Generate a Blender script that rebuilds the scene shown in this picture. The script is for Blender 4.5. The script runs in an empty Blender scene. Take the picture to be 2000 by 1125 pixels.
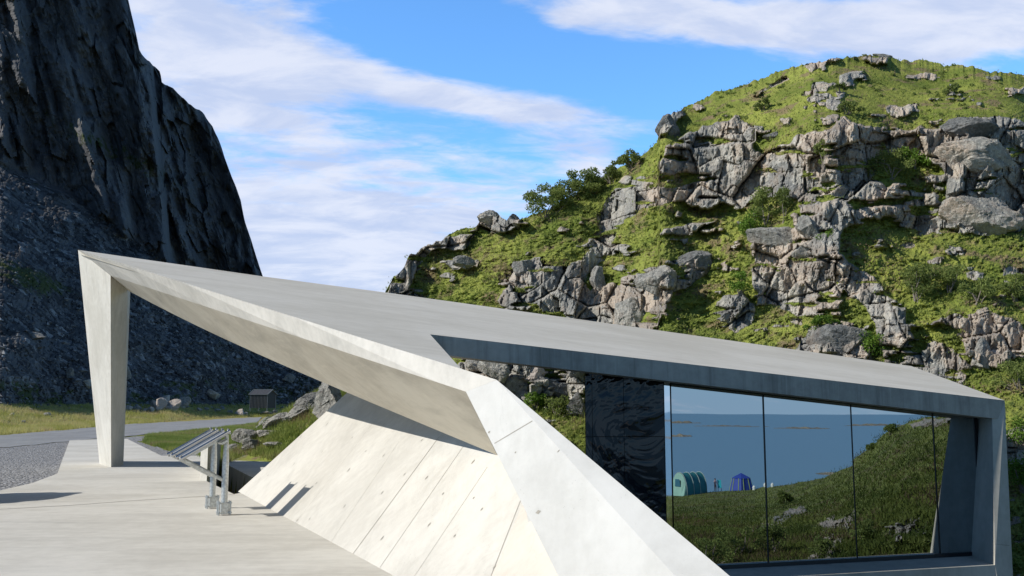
import bpy, math, random
import numpy as np
from mathutils import Vector, Matrix
random.seed(4)
SC = bpy.context.scene
COL = SC.collection
# ------------------------------------------------------------------ camera
F = 1900.0; EYE = 1.5
TH = math.atan((808-562.5)/F)
cam = bpy.data.objects.new('camera', bpy.data.cameras.new('camera')); COL.objects.link(cam)
cam.location = (0, 0, EYE); cam.rotation_euler = (math.pi/2+TH, 0, 0)
cam.data.sensor_width = 36; cam.data.lens = 36*F/2000
cam.data.clip_start = .1; cam.data.clip_end = 30000
SC.camera = cam
# ------------------------------------------------------------------ light
SUNV = Vector((1, .27, -.71)).normalized()          # direction the light travels
sun = bpy.data.objects.new('sun', bpy.data.lights.new('sun', 'SUN')); COL.objects.link(sun)
sun.data.energy = 4.3; sun.data.angle = math.radians(.5); sun.data.color = (1, .965, .905)
sun.rotation_euler = SUNV.to_track_quat('-Z', 'Y').to_euler()
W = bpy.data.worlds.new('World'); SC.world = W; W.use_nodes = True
SC.view_settings.view_transform = 'Standard'; SC.view_settings.look = 'None'
SC.view_settings.exposure = .17; SC.view_settings.gamma = 1

class NT:
    """small helper to write node trees"""
    def __init__(s, tree): s.t = tree; s.n = tree.nodes; s.l = tree.links
    def new(s, ty, **kw):
        n = s.n.new(ty)
        for k, v in kw.items(): setattr(n, k, v)
        return n
    def put(s, sock, v):
        if isinstance(v, bpy.types.NodeSocket): s.l.new(v, sock)
        elif v is not None: sock.default_value = v
    def math(s, op, a, b=None, c=None, clamp=False):
        n = s.new('ShaderNodeMath', operation=op, use_clamp=clamp); s.put(n.inputs[0], a)
        if b is not None: s.put(n.inputs[1], b)
        if c is not None: s.put(n.inputs[2], c)
        return n.outputs[0]
    def mix(s, f, a, b, mode='MIX'):
        n = s.new('ShaderNodeMix', data_type='RGBA', blend_type=mode)
        s.put(n.inputs[0], f)
        for i, v in ((6, a), (7, b)):
            if isinstance(v, tuple) and len(v) == 3: v = v+(1,)
            s.put(n.inputs[i], v)
        return n.outputs[2]
    def noise(s, vec, scale, detail=4, rough=.55, dist=0):
        n = s.new('ShaderNodeTexNoise'); s.put(n.inputs['Vector'], vec); n.inputs['Scale'].default_value = scale
        n.inputs['Detail'].default_value = detail; n.inputs['Roughness'].default_value = rough; n.inputs['Distortion'].default_value = dist
        return n.outputs['Fac']
    def voro(s, vec, scale, feature='F1', out='Distance', rnd=1):
        n = s.new('ShaderNodeTexVoronoi', feature=feature); s.put(n.inputs['Vector'], vec); n.inputs['Scale'].default_value = scale
        n.inputs['Randomness'].default_value = rnd
        return n.outputs[out]
    def ramp(s, f, a, b, lo=0., hi=1.):
        n = s.new('ShaderNodeMapRange', interpolation_type='SMOOTHSTEP'); s.put(n.inputs[0], f)
        n.inputs[1].default_value = a; n.inputs[2].default_value = b; n.inputs[3].default_value = lo; n.inputs[4].default_value = hi
        return n.outputs[0]
    def mapping(s, vec, scale=(1, 1, 1), rot=(0, 0, 0), loc=(0, 0, 0)):
        n = s.new('ShaderNodeMapping'); s.put(n.inputs[0], vec)
        n.inputs['Scale'].default_value = scale; n.inputs['Rotation'].default_value = rot; n.inputs['Location'].default_value = loc
        return n.outputs[0]
    def bump(s, h, strength=.3, dist=.02, nrm=None):
        n = s.new('ShaderNodeBump'); s.put(n.inputs['Height'], h); n.inputs['Strength'].default_value = strength
        n.inputs['Distance'].default_value = dist
        if nrm: s.put(n.inputs['Normal'], nrm)
        return n.outputs[0]
    def attr(s, name, out='Fac'):
        n = s.new('ShaderNodeAttribute', attribute_name=name); return n.outputs[out]

def world_sky():
    t = NT(W.node_tree); t.n.clear()
    out = t.new('ShaderNodeOutputWorld'); bg = t.new('ShaderNodeBackground')
    sk = t.new('ShaderNodeTexSky', sky_type='NISHITA', sun_disc=False)
    sk.sun_elevation = math.asin(-SUNV.z); sk.sun_rotation = math.atan2(-SUNV.x, -SUNV.y)
    sk.air_density = 1.0; sk.dust_density = .0; sk.ozone_density = 2.2
    tc = t.new('ShaderNodeTexCoord').outputs['Generated']
    sep = t.new('ShaderNodeSeparateXYZ'); t.l.new(tc, sep.inputs[0])
    x, y, z = sep.outputs
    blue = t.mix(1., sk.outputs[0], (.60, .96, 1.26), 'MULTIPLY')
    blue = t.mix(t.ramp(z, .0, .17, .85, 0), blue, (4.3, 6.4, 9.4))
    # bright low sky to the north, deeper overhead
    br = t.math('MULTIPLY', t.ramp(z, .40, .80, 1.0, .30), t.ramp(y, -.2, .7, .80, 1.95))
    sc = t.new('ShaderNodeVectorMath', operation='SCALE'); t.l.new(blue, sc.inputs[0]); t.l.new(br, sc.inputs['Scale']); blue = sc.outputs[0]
    # cloud deck seen in perspective
    zz = t.math('ADD', t.math('MAXIMUM', z, 0.0), .20)
    cb = t.new('ShaderNodeCombineXYZ'); t.l.new(t.math('DIVIDE', x, zz), cb.inputs[0]); t.l.new(t.math('DIVIDE', y, zz), cb.inputs[1])
    v = t.mapping(cb.outputs[0], rot=(0, 0, -.5), scale=(.85, 1.5, 1))
    n1 = t.noise(v, 1.6, 8, .58, .3); n2 = t.noise(t.mapping(v, scale=(1, 1.25, 1), loc=(3, 1, 0)), 6.5, 9, .62, .3)
    c = t.math('ADD', t.math('MULTIPLY', n1, .58), t.math('MULTIPLY', n2, .42))
    # where the cloud sheets lie: directions given as azimuth/elevation blobs
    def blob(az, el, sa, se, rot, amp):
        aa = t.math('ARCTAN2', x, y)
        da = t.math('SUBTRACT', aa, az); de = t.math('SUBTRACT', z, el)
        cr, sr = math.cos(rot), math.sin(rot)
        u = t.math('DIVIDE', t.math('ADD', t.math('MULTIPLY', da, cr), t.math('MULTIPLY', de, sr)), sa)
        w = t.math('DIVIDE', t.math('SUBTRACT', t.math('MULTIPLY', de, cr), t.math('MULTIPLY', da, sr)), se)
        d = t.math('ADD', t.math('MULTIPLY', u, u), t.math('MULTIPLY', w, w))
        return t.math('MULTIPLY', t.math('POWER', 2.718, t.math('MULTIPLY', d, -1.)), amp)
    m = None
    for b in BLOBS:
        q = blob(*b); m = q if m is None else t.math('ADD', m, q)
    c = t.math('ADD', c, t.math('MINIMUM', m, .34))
    f = t.ramp(c, .51, .72, 0, .95)
    white = t.mix(t.ramp(t.noise(v, 4.5, 8, .6, .4), .36, .64), (5.0, 5.8, 7.8), (7.0, 7.4, 8.6))
    col = t.mix(f, blue, white)
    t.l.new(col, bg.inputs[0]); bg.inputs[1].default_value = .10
    t.l.new(bg.outputs[0], out.inputs[0])
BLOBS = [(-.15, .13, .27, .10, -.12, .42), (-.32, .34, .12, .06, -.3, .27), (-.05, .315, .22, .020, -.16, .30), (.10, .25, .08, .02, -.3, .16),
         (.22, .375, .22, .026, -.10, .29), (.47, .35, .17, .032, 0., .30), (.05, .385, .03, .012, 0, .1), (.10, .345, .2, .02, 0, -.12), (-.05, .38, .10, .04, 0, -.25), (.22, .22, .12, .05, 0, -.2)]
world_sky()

# ------------------------------------------------------------------ generic helpers
def lab(o, label=None, cat=None, group=None, kind=None):
    if label: o['label'] = label
    if cat: o['category'] = cat
    if group: o['group'] = group
    if kind: o['kind'] = kind
    return o
def empty(name, loc, label, cat, group=None):
    o = bpy.data.objects.new(name, None); COL.objects.link(o); o.location = loc
    o.empty_display_size = .2
    return lab(o, label, cat, group)
def mesh(name, verts, faces, mat, parent=None, smooth=False, world=True, attrs=None, loc=None):
    """world: verts are in world space; made local to parent or loc"""
    me = bpy.data.meshes.new(name)
    V = np.asarray(verts, float).reshape(-1, 3)
    off = np.zeros(3)
    if parent is not None and world: off = np.array(parent.location)
    if loc is not None and world: off = np.array(loc)
    V = V-off
    if isinstance(faces, np.ndarray):
        k = faces.shape[1]; n = len(faces)
        me.vertices.add(len(V)); me.vertices.foreach_set('co', V.ravel().astype(np.float32))
        me.loops.add(n*k); me.loops.foreach_set('vertex_index', faces.ravel().astype(np.int32))
        me.polygons.add(n); me.polygons.foreach_set('loop_start', np.arange(0, n*k, k, dtype=np.int32))
        me.update(calc_edges=True)
    else:
        me.from_pydata([tuple(v) for v in V], [], faces); me.update()
    if attrs:
        for k, a in attrs.items():
            at_ = me.attributes.new(k, 'FLOAT', 'POINT'); at_.data.foreach_set('value', np.asarray(a, np.float32).ravel())
    me.validate()
    me.polygons.foreach_set('use_smooth', [smooth]*len(me.polygons))
    for m in (mat if isinstance(mat, (list, tuple)) else [mat]): me.materials.append(m)
    o = bpy.data.objects.new(name, me); COL.objects.link(o)
    if parent is not None: o.parent = parent
    if loc is not None: o.location = loc
    return o
class MB:
    def __init__(s): s.v = []; s.f = []
    def add(s, V, Fc):
        b = len(s.v); s.v += [tuple(p) for p in V]; s.f += [tuple(i+b for i in f) for f in Fc]
    def box(s, c, sz, R=None):
        h = [a/2 for a in sz]; P = []
        for i in (-1, 1):
            for j in (-1, 1):
                for k in (-1, 1):
                    p = Vector((i*h[0], j*h[1], k*h[2]))
                    if R is not None: p = R @ p
                    P.append(p+Vector(c))
        s.add(P, [(0, 1, 3, 2), (4, 6, 7, 5), (0, 4, 5, 1), (2, 3, 7, 6), (0, 2, 6, 4), (1, 5, 7, 3)])
    def tube(s, a, b, r, r2=None, n=12, cap=True):
        a = Vector(a); b = Vector(b); r2 = r if r2 is None else r2
        d = (b-a).normalized(); u = d.orthogonal().normalized(); w = d.cross(u)
        P = []
        for q, rr in ((a, r), (b, r2)):
            for i in range(n):
                t = 2*math.pi*i/n; P.append(q+u*math.cos(t)*rr+w*math.sin(t)*rr)
        fs = [(i, (i+1) % n, n+(i+1) % n, n+i) for i in range(n)]
        if cap: fs += [tuple(range(n))[::-1], tuple(range(n, 2*n))]
        s.add(P, fs)
    def prism(s, pts, z0, z1):
        n = len(pts)
        zt = z1 if isinstance(z1, (list, tuple)) else [z1]*n
        P = [(p[0], p[1], z0) for p in pts]+[(p[0], p[1], zt[i]) for i, p in enumerate(pts)]
        s.add(P, [tuple(range(n))[::-1], tuple(range(n, 2*n))]+[(i, (i+1) % n, n+(i+1) % n, n+i) for i in range(n)])
    def build(s, name, mat, parent=None, smooth=False, world=True, loc=None, bevel=0):
        o = mesh(name, s.v, s.f, mat, parent, smooth, world, loc=loc)
        if bevel:
            m = o.modifiers.new('bevel', 'BEVEL'); m.width = bevel; m.segments = 2; m.limit_method = 'ANGLE'
        return o
C_, S_ = math.cos(TH), math.sin(TH)
def ray(x, y):
    a, b = (x-1000)/F, (562.5-y)/F
    dy = C_-b*S_
    return np.stack([a/dy, np.ones_like(a*b) if isinstance(a*b, np.ndarray) else 1.0, (S_+b*C_)/dy], -1)
def at(x, y, Y):
    """point at depth Y on the line of sight through photo pixel x, y"""
    x = np.asarray(x, float); y = np.asarray(y, float); Y = np.asarray(Y, float)
    x, y, Y = np.broadcast_arrays(x, y, Y)
    return np.array([0, 0, EYE])+ray(x, y)*Y[..., None]
def hit(pl, x, y):
    """pl = (a,b,c): z = a+bX+cY"""
    d = ray(np.float64(x), np.float64(y)); t = (pl[0]-EYE)/(d[2]-pl[1]*d[0]-pl[2]*d[1])
    return np.array([0, 0, EYE])+d*t
def flat(x, y, z=0.): return hit((z, 0, 0), x, y)

# numpy noise
def _hash(ix, iy, seed):
    h = (ix*374761393+iy*668265263+seed*1442695041) & 0xFFFFFFFF
    h = ((h ^ (h >> 13))*1274126177) & 0xFFFFFFFF
    h = ((h ^ (h >> 16))*2246822519) & 0xFFFFFFFF
    return ((h ^ (h >> 15)) & 0xFFFFFF)/float(0xFFFFFF)
def vnoise(x, y, seed=0):
    ix = np.floor(x).astype(np.int64); iy = np.floor(y).astype(np.int64); fx = x-ix; fy = y-iy
    fx = fx*fx*(3-2*fx); fy = fy*fy*(3-2*fy)
    a = _hash(ix, iy, seed); b = _hash(ix+1, iy, seed); c = _hash(ix, iy+1, seed); d = _hash(ix+1, iy+1, seed)
    return (a*(1-fx)+b*fx)*(1-fy)+(c*(1-fx)+d*fx)*fy
def fbm(x, y, o=4, seed=0, g=.5):
    s = 0; a = 1; t = 0
    for i in range(o): s = s+a*vnoise(x*2**i+17.3*i, y*2**i-9.1*i, seed+i*7); t += a; a *= g
    return s/t
def cells(x, y, seed=0, jit=.9):
    """jittered cells: returns F1, F2, cell id randoms and offset from the cell centre"""
    ix = np.floor(x).astype(np.int64); iy = np.floor(y).astype(np.int64)
    f1 = np.full(x.shape, 9.); f2 = np.full(x.shape, 9.); r1 = np.zeros(x.shape); r2 = np.zeros(x.shape); r3 = np.zeros(x.shape)
    ox = np.zeros(x.shape); oy = np.zeros(x.shape)
    for i in (-1, 0, 1):
        for j in (-1, 0, 1):
            cx = ix+i; cy = iy+j
            px = cx+.5+(_hash(cx, cy, seed)-.5)*jit; py = cy+.5+(_hash(cx, cy, seed+1)-.5)*jit
            d = np.sqrt((px-x)**2+(py-y)**2)
            m = d < f1
            f2 = np.where(m, f1, np.minimum(f2, d))
            r1 = np.where(m, _hash(cx, cy, seed+2), r1); r2 = np.where(m, _hash(cx, cy, seed+3), r2); r3 = np.where(m, _hash(cx, cy, seed+4), r3)
            ox = np.where(m, x-px, ox); oy = np.where(m, y-py, oy)
            f1 = np.where(m, d, f1)
    return f1, f2, r1, r2, r3, ox, oy
def inpoly(x, y, P):
    r = np.zeros(x.shape, bool); n = len(P)
    for i in range(n):
        x0, y0 = P[i]; x1, y1 = P[(i+1) % n]
        if y0 == y1: continue
        c = ((y0 > y) != (y1 > y)) & (x < (x1-x0)*(y-y0)/(y1-y0)+x0)
        r ^= c
    return r
def sstep(a, b, x): t = np.clip((x-a)/(b-a), 0, 1); return t*t*(3-2*t)
def blur(A, n):
    for _ in range(n):
        B = np.pad(A, 1, mode='edge')
        A = (B[1:-1, 1:-1]*2+B[:-2, 1:-1]+B[2:, 1:-1]+B[1:-1, :-2]+B[1:-1, 2:])/6
    return A

# ------------------------------------------------------------------ materials
def newmat(name):
    m = bpy.data.materials.new(name); m.use_nodes = True
    t = NT(m.node_tree); p = t.n['Principled BSDF']
    return m, t, p
def obj_vec(t): return t.new('ShaderNodeTexCoord').outputs['Object']
def concrete(name, c1, c2, rough=.85, streak=None, pits=.5, scale=1., stain=.35, spec=.3, planks=None):
    m, t, p = newmat(name); v = obj_vec(t)
    n1 = t.noise(v, .55*scale, 6, .6, .4); n2 = t.noise(v, 7*scale, 6, .65); n3 = t.noise(v, 60, 3, .6)
    f = t.math('ADD', t.math('MULTIPLY', n1, .65), t.math('MULTIPLY', n2, .35))
    col = t.mix(t.ramp(f, .36, .64), c1, c2)
    if streak:
        sv = t.mapping(v, scale=streak)
        s = t.noise(sv, 1., 6, .7, .2)
        col = t.mix(t.ramp(s, .45, .75, 0, stain), col, tuple(a*.55 for a in c1))
        s2 = t.noise(t.mapping(sv, loc=(7, 3, 1), scale=(2.3, 2.3, 2.3)), 1., 4, .7)
        col = t.mix(t.ramp(s2, .55, .75, 0, stain*.7), col, tuple(min(.9, a*1.18) for a in c2))
    # blow holes and fine cracks
    vo = t.voro(v, 23); vo2 = t.voro(v, 9)
    pit = t.math('MULTIPLY', t.ramp(vo, .05, .11, 1, 0), t.ramp(t.noise(v, 3., 3), .5, .6))
    col = t.mix(t.math('MULTIPLY', pit, pits), col, tuple(a*.4 for a in c1))
    cr = t.voro(t.mapping(v, scale=(1, 1, 1)), .7, 'DISTANCE_TO_EDGE')
    crv = t.new('ShaderNodeTexVoronoi', feature='DISTANCE_TO_EDGE')
    wv = t.new('ShaderNodeVectorMath', operation='ADD'); t.l.new(v, wv.inputs[0])
    nn = t.new('ShaderNodeTexNoise'); t.l.new(v, nn.inputs['Vector']); nn.inputs['Scale'].default_value = 1.3; nn.inputs['Detail'].default_value = 6
    t.l.new(nn.outputs['Color'], wv.inputs[1]); t.l.new(wv.outputs[0], crv.inputs['Vector']); crv.inputs['Scale'].default_value = .55
    crk = t.math('MULTIPLY', t.ramp(crv.outputs['Distance'], .0, .006, 1, 0), t.ramp(t.noise(v, .9, 2), .5, .62))
    col = t.mix(t.math('MULTIPLY', crk, .10), col, tuple(a*.5 for a in c1))
    t.l.new(col, p.inputs['Base Color']); p.inputs['Roughness'].default_value = rough
    p.inputs['Specular IOR Level'].default_value = spec
    h = t.math('ADD', t.math('MULTIPLY', n2, .7), t.math('ADD', t.math('MULTIPLY', n3, .25), t.math('MULTIPLY', pit, -.6)))
    t.l.new(t.bump(h, .35, .012), p.inputs['Normal'])
    return m
M = {}
M['wall'] = concrete('concrete_cream', (.50, .47, .41), (.60, .57, .505), pits=.6, streak=(2.2, .5, .5), stain=.28)
M['facet'] = concrete('concrete_peach', (.53, .475, .40), (.61, .555, .48), pits=.6)
M['leg'] = concrete('concrete_white', (.50, .49, .455), (.585, .575, .54), pits=.4, stain=.2, streak=(.6, .6, 1.5))
M['column'] = concrete('concrete_column', (.50, .475, .41), (.62, .595, .53), pits=.6, streak=(3, 3, .5), stain=.3)
M['fascia'] = concrete('concrete_fascia', (.50, .48, .43), (.64, .61, .55), pits=.5, streak=(1.2, 1.2, 3), stain=.25)
M['soffit'] = concrete('concrete_soffit', (.50, .45, .36), (.62, .57, .47), pits=.2, streak=(.35, .35, 2.2), stain=.5)
M['rooftop'] = concrete('concrete_roof', (.52, .485, .405), (.62, .585, .505), pits=.25, streak=(.25, 1.6, 1.6), stain=.14, scale=.6)
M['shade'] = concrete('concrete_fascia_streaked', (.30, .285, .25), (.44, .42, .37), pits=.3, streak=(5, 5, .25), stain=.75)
M['frame'] = concrete('concrete_frame', (.39, .37, .31), (.52, .495, .43), pits=.4, streak=(3.5, 3.5, .4), stain=.35)
M['deck'] = concrete('concrete_deck', (.53, .50, .435), (.66, .63, .56), pits=.25, streak=(.35, 2.2, 1), stain=.3, rough=.8, scale=.7)
def simple(name, col, rough=.6, metal=0., noise=.15, nscale=8, bump=0, spec=.5):
    m, t, p = newmat(name); v = obj_vec(t)
    n = t.noise(v, nscale, 5, .6)
    c = t.mix(t.ramp(n, .3, .7), tuple(a*(1-noise) for a in col), tuple(min(1, a*(1+noise)) for a in col))
    t.l.new(c, p.inputs['Base Color']); p.inputs['Roughness'].default_value = rough; p.inputs['Metallic'].default_value = metal
    p.inputs['Specular IOR Level'].default_value = spec
    if bump: t.l.new(t.bump(n, .5, bump), p.inputs['Normal'])
    return m
M['dark'] = simple('dark_recess', (.03, .03, .03), .8)
M['joint'] = simple('joint_warm_grey', (.30, .275, .23), .9)  # flat warm grey of the board joints, deck joint and tie holes
M['blackframe'] = simple('black_window_frame', (.015, .016, .018), .35)
M['steel'] = simple('galvanised_steel', (.52, .54, .53), .42, .75, .22, 25)
M['panel'] = simple('grey_printed_panel', (.46, .48, .50), .3, .25, .1, 6)
M['alu'] = simple('polished_aluminium', (.50, .51, .52), .25, 1., .04, 5)
M['shedwood'] = simple('dark_stained_boards', (.035, .04, .045), .7, 0, .3, 30)
M['shedroof'] = simple('shed_roof_felt', (.05, .055, .07), .6, 0, .2, 8)
M['shedtrim'] = simple('grey_trim_boards', (.16, .18, .20), .6, 0, .1, 8)
m, t, p = newmat('mirror_glass'); p.inputs['Metallic'].default_value = 1; p.inputs['Roughness'].default_value = 0.0
p.inputs['Base Color'].default_value = (.48, .52, .54, 1)
t.l.new(t.bump(t.noise(obj_vec(t), .9, 1), .012, .05), p.inputs['Normal']); M['glass'] = m
m, t, p = newmat('mirror_steel'); p.inputs['Metallic'].default_value = 1; p.inputs['Roughness'].default_value = 0.02
p.inputs['Base Color'].default_value = (.78, .80, .82, 1)
t.l.new(t.bump(t.noise(obj_vec(t), 1.1, 1), .04, .1), p.inputs['Normal']); M['steelstrip'] = m
m, t, p = newmat('black_mirror_sheet'); p.inputs['Roughness'].default_value = 0.03; p.inputs['Base Color'].default_value = (.008, .009, .012, 1)
p.inputs['Specular IOR Level'].default_value = .42
vv = obj_vec(t)
t.l.new(t.bump(t.noise(vv, .8, 3, .45, 2.2), .45, .10), p.inputs['Normal']); M['black'] = m

def rock_nodes(t, v, tone=None, sc=1.):
    """grey gneiss with lichen, pink patches and streaks"""
    n1 = t.noise(v, .5*sc, 6, .65, .5); n2 = t.noise(v, 4*sc, 8, .72); n3 = t.noise(t.mapping(v, scale=(1, 1, .22)), 5*sc, 6, .7, .4)
    g = t.mix(t.ramp(n1, .35, .65), (.29, .29, .275), (.46, .435, .39))
    g = t.mix(t.ramp(n3, .4, .7, 0, .5), g, (.10, .105, .10))
    pk = t.noise(t.mapping(v, loc=(9, 3, 5)), .32*sc, 4, .6, .3)
    g = t.mix(t.ramp(pk, .44, .57, 0, .65), g, (.50, .40, .315))
    li = t.noise(t.mapping(v, loc=(2, 8, 1)), 5*sc, 8, .78)
    g = t.mix(t.ramp(li, .53, .58, 0, .75), g, (.50, .49, .45))
    dk = t.noise(t.mapping(v, loc=(5, 2, 8)), 4*sc, 8, .78)
    g = t.mix(t.ramp(dk, .55, .62, 0, .55), g, (.08, .047, .045))
    if tone is not None:
        g = t.mix(t.ramp(tone, 0, 1, 0, 1), t.mix(1., g, (.62, .64, .66), 'MULTIPLY'), t.mix(1., g, (1.28, 1.25, 1.18), 'MULTIPLY'))
    h = t.math('ADD', n2, t.math('MULTIPLY', n3, .8))
    return g, h
def grass_nodes(t, v, sc=1.):
    n1 = t.noise(v, .35*sc, 5, .6, .4); n2 = t.noise(v, 2.2*sc, 6, .7); n3 = t.noise(t.mapping(v, loc=(4, 4, 4)), .9*sc, 5, .65, .4)
    g = t.mix(t.ramp(n1, .35, .65), (.13, .17, .03), (.26, .29, .06))
    g = t.mix(t.ramp(n2, .4, .7, 0, .7), g, (.22, .22, .055))
    g = t.mix(t.ramp(n3, .52, .62, 0, .85), g, (.20, .145, .09))
    n4 = t.noise(t.mapping(v, loc=(14, 4, 4)), 1.4*sc, 5, .65, .4)
    g = t.mix(t.ramp(n4, .60, .70, 0, .75), g, (.06, .085, .018))
    return g, n2
m, t, p = newmat('hillside'); v = obj_vec(t)
rk, hr = rock_nodes(t, v, t.attr('tone')); gr, hg = grass_nodes(t, v)
msk = t.ramp(t.math('ADD', t.attr('rock'), t.math('MULTIPLY', t.math('SUBTRACT', t.noise(v, 3., 6, .7), .5), .9)), .38, .52)
t.l.new(t.mix(msk, gr, rk), p.inputs['Base Color']); p.inputs['Roughness'].default_value = .95; p.inputs['Specular IOR Level'].default_value = .15
t.l.new(t.bump(t.math('ADD', t.math('MULTIPLY', hr, msk), t.math('MULTIPLY', hg, .5)), .9, .18), p.inputs['Normal']); M['hill'] = m
m, t, p = newmat('boulder_rock'); v = obj_vec(t); rnd = t.new('ShaderNodeObjectInfo').outputs['Random']
rk, hr = rock_nodes(t, v, rnd, 1.3)
t.l.new(rk, p.inputs['Base Color']); p.inputs['Roughness'].default_value = .95; p.inputs['Specular IOR Level'].default_value = .15
t.l.new(t.bump(hr, 1., .16), p.inputs['Normal']); M['rock'] = m
m, t, p = newmat('pink_boulder_rock'); v = obj_vec(t)
rk, hr = rock_nodes(t, v, None, 1.3)
t.l.new(t.mix(.5, rk, (.50, .40, .33)), p.inputs['Base Color']); p.inputs['Roughness'].default_value = .95
t.l.new(t.bump(hr, .8, .06), p.inputs['Normal']); M['pink'] = m
m, t, p = newmat('mountain_rock'); v = obj_vec(t)
n1 = t.noise(t.mapping(v, scale=(1, 1, .25)), .12, 8, .7, .3); n2 = t.noise(t.mapping(v, scale=(1, 1, .3)), .9, 6, .75)
g = t.mix(t.ramp(n1, .35, .65), (.088, .088, .092), (.14, .138, .138))
g = t.mix(t.ramp(n2, .45, .7, 0, .45), g, (.055, .06, .07))
sv = t.voro(v, .9, 'F1', 'Color'); ss = t.new('ShaderNodeSeparateColor'); t.l.new(sv, ss.inputs[0])
scr = t.mix(t.ramp(ss.outputs[0], .0, 1.), (.035, .035, .037), (.11, .112, .115)); scr = t.mix(t.ramp(ss.outputs[1], .93, .97), scr, (.22, .22, .22))
g = t.mix(t.attr('scree'), g, scr)
vg = t.noise(t.mapping(v, loc=(3, 3, 3)), .5, 6, .7)
g = t.mix(t.ramp(t.math('ADD', t.attr('green'), t.math('MULTIPLY', t.math('SUBTRACT', vg, .5), 1.1)), .42, .6, 0, .9), g, (.05, .065, .018))
g = t.mix(t.ramp(t.attr('turf'), .3, .7), g, t.mix(t.ramp(vg, .4, .6), (.16, .17, .04), (.32, .28, .11)))
t.l.new(g, p.inputs['Base Color']); p.inputs['Roughness'].default_value = .95; p.inputs['Specular IOR Level'].default_value = .1
t.l.new(t.bump(t.math('ADD', n2, t.math('MULTIPLY', t.voro(v, 1.1), .5)), .5, .5), p.inputs['Normal']); M['mountain'] = m
m, t, p = newmat('ground_turf'); v = obj_vec(t)
gr, hg = grass_nodes(t, v, 1.6)
dry = t.noise(v, .45, 5, .65, .3)
gr = t.mix(t.ramp(t.math('ADD', t.attr('dry'), t.math('SUBTRACT', dry, .5)), .35, .7, 0, .85), gr, (.30, .25, .09))
stn = t.mix(t.ramp(t.noise(v, 14, 5, .7), .4, .6), (.13, .125, .12), (.30, .29, .27))
gr = t.mix(t.ramp(t.math('ADD', t.attr('bare'), t.math('SUBTRACT', t.noise(v, 2., 5, .7), .5)), .4, .6), gr, stn)
t.l.new(gr, p.inputs['Base Color']); p.inputs['Roughness'].default_value = .95; p.inputs['Specular IOR Level'].default_value = .1
t.l.new(t.bump(hg, .8, .06), p.inputs['Normal']); M['ground'] = m
m, t, p = newmat('asphalt'); v = obj_vec(t)
n = t.noise(v, 90, 3, .7); n1 = t.noise(t.mapping(v, scale=(1, .2, 1)), .8, 5, .6)
t.l.new(t.mix(t.ramp(n, .3, .7), t.mix(t.ramp(n1, .35, .65), (.14, .14, .14), (.23, .23, .225)), (.30, .30, .295)), p.inputs['Base Color'])
p.inputs['Roughness'].default_value = .9; t.l.new(t.bump(n, .4, .01), p.inputs['Normal']); M['asphalt'] = m
m, t, p = newmat('grey_gravel'); v = obj_vec(t)
vc = t.voro(v, 16, 'F1', 'Color'); sc_ = t.new('ShaderNodeSeparateColor'); t.l.new(vc, sc_.inputs[0]); vd = t.voro(v, 16)
t.l.new(t.mix(sc_.outputs[0], (.10, .10, .10), (.42, .41, .40)), p.inputs['Base Color'])
p.inputs['Roughness'].default_value = .9; t.l.new(t.bump(vd, 1., -.06), p.inputs['Normal']); M['gravel'] = m
m, t, p = newmat('sea_water'); v = obj_vec(t)
p.inputs['Base Color'].default_value = (.14, .25, .33, 1); p.inputs['Roughness'].default_value = .30; p.inputs['IOR'].default_value = 1.33
t.l.new(t.bump(t.noise(t.mapping(v, scale=(1, .35, 1)), .5, 5, .65), .6, .35), p.inputs['Normal']); M['sea'] = m
def leafmat(name, a, b, c=None, trans=.35):
    m, t, p = newmat(name)
    f = t.attr('tint')
    col = t.mix(f, a, b)
    if c: col = t.mix(t.ramp(f, .84, .97), col, c)
    t.l.new(col, p.inputs['Base Color']); p.inputs['Roughness'].default_value = .75; p.inputs['Specular IOR Level'].default_value = .25
    tr = t.new('ShaderNodeBsdfTranslucent'); t.l.new(col, tr.inputs[0])
    mx = t.new('ShaderNodeMixShader'); mx.inputs[0].default_value = trans
    t.l.new(p.outputs[0], mx.inputs[1]); t.l.new(tr.outputs[0], mx.inputs[2])
    t.l.new(mx.outputs[0], t.n['Material Output'].inputs[0]); return m
M['leaf'] = leafmat('shrub_leaves', (.12, .17, .045), (.30, .35, .10), None, .45)
M['leafdk'] = leafmat('dark_shrub_leaves', (.09, .13, .035), (.24, .29, .08), None, .45)
M['fern'] = leafmat('fern_leaves', (.08, .16, .02), (.18, .29, .04))
M['blade'] = leafmat('grass_blades', (.14, .20, .038), (.34, .37, .11), (.27, .19, .12), .45)
M['dryblade'] = leafmat('dry_grass_blades', (.36, .36, .09), (.62, .54, .24), (.45, .34, .18), .5)
M['darkblade'] = leafmat('heath_blades', (.045, .07, .012), (.125, .15, .028), (.10, .07, .04))
M['bark'] = simple('birch_bark', (.20, .17, .14), .9, 0, .3, 12)

def strip_normals(D):  # helper for scattering
    pass

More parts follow.
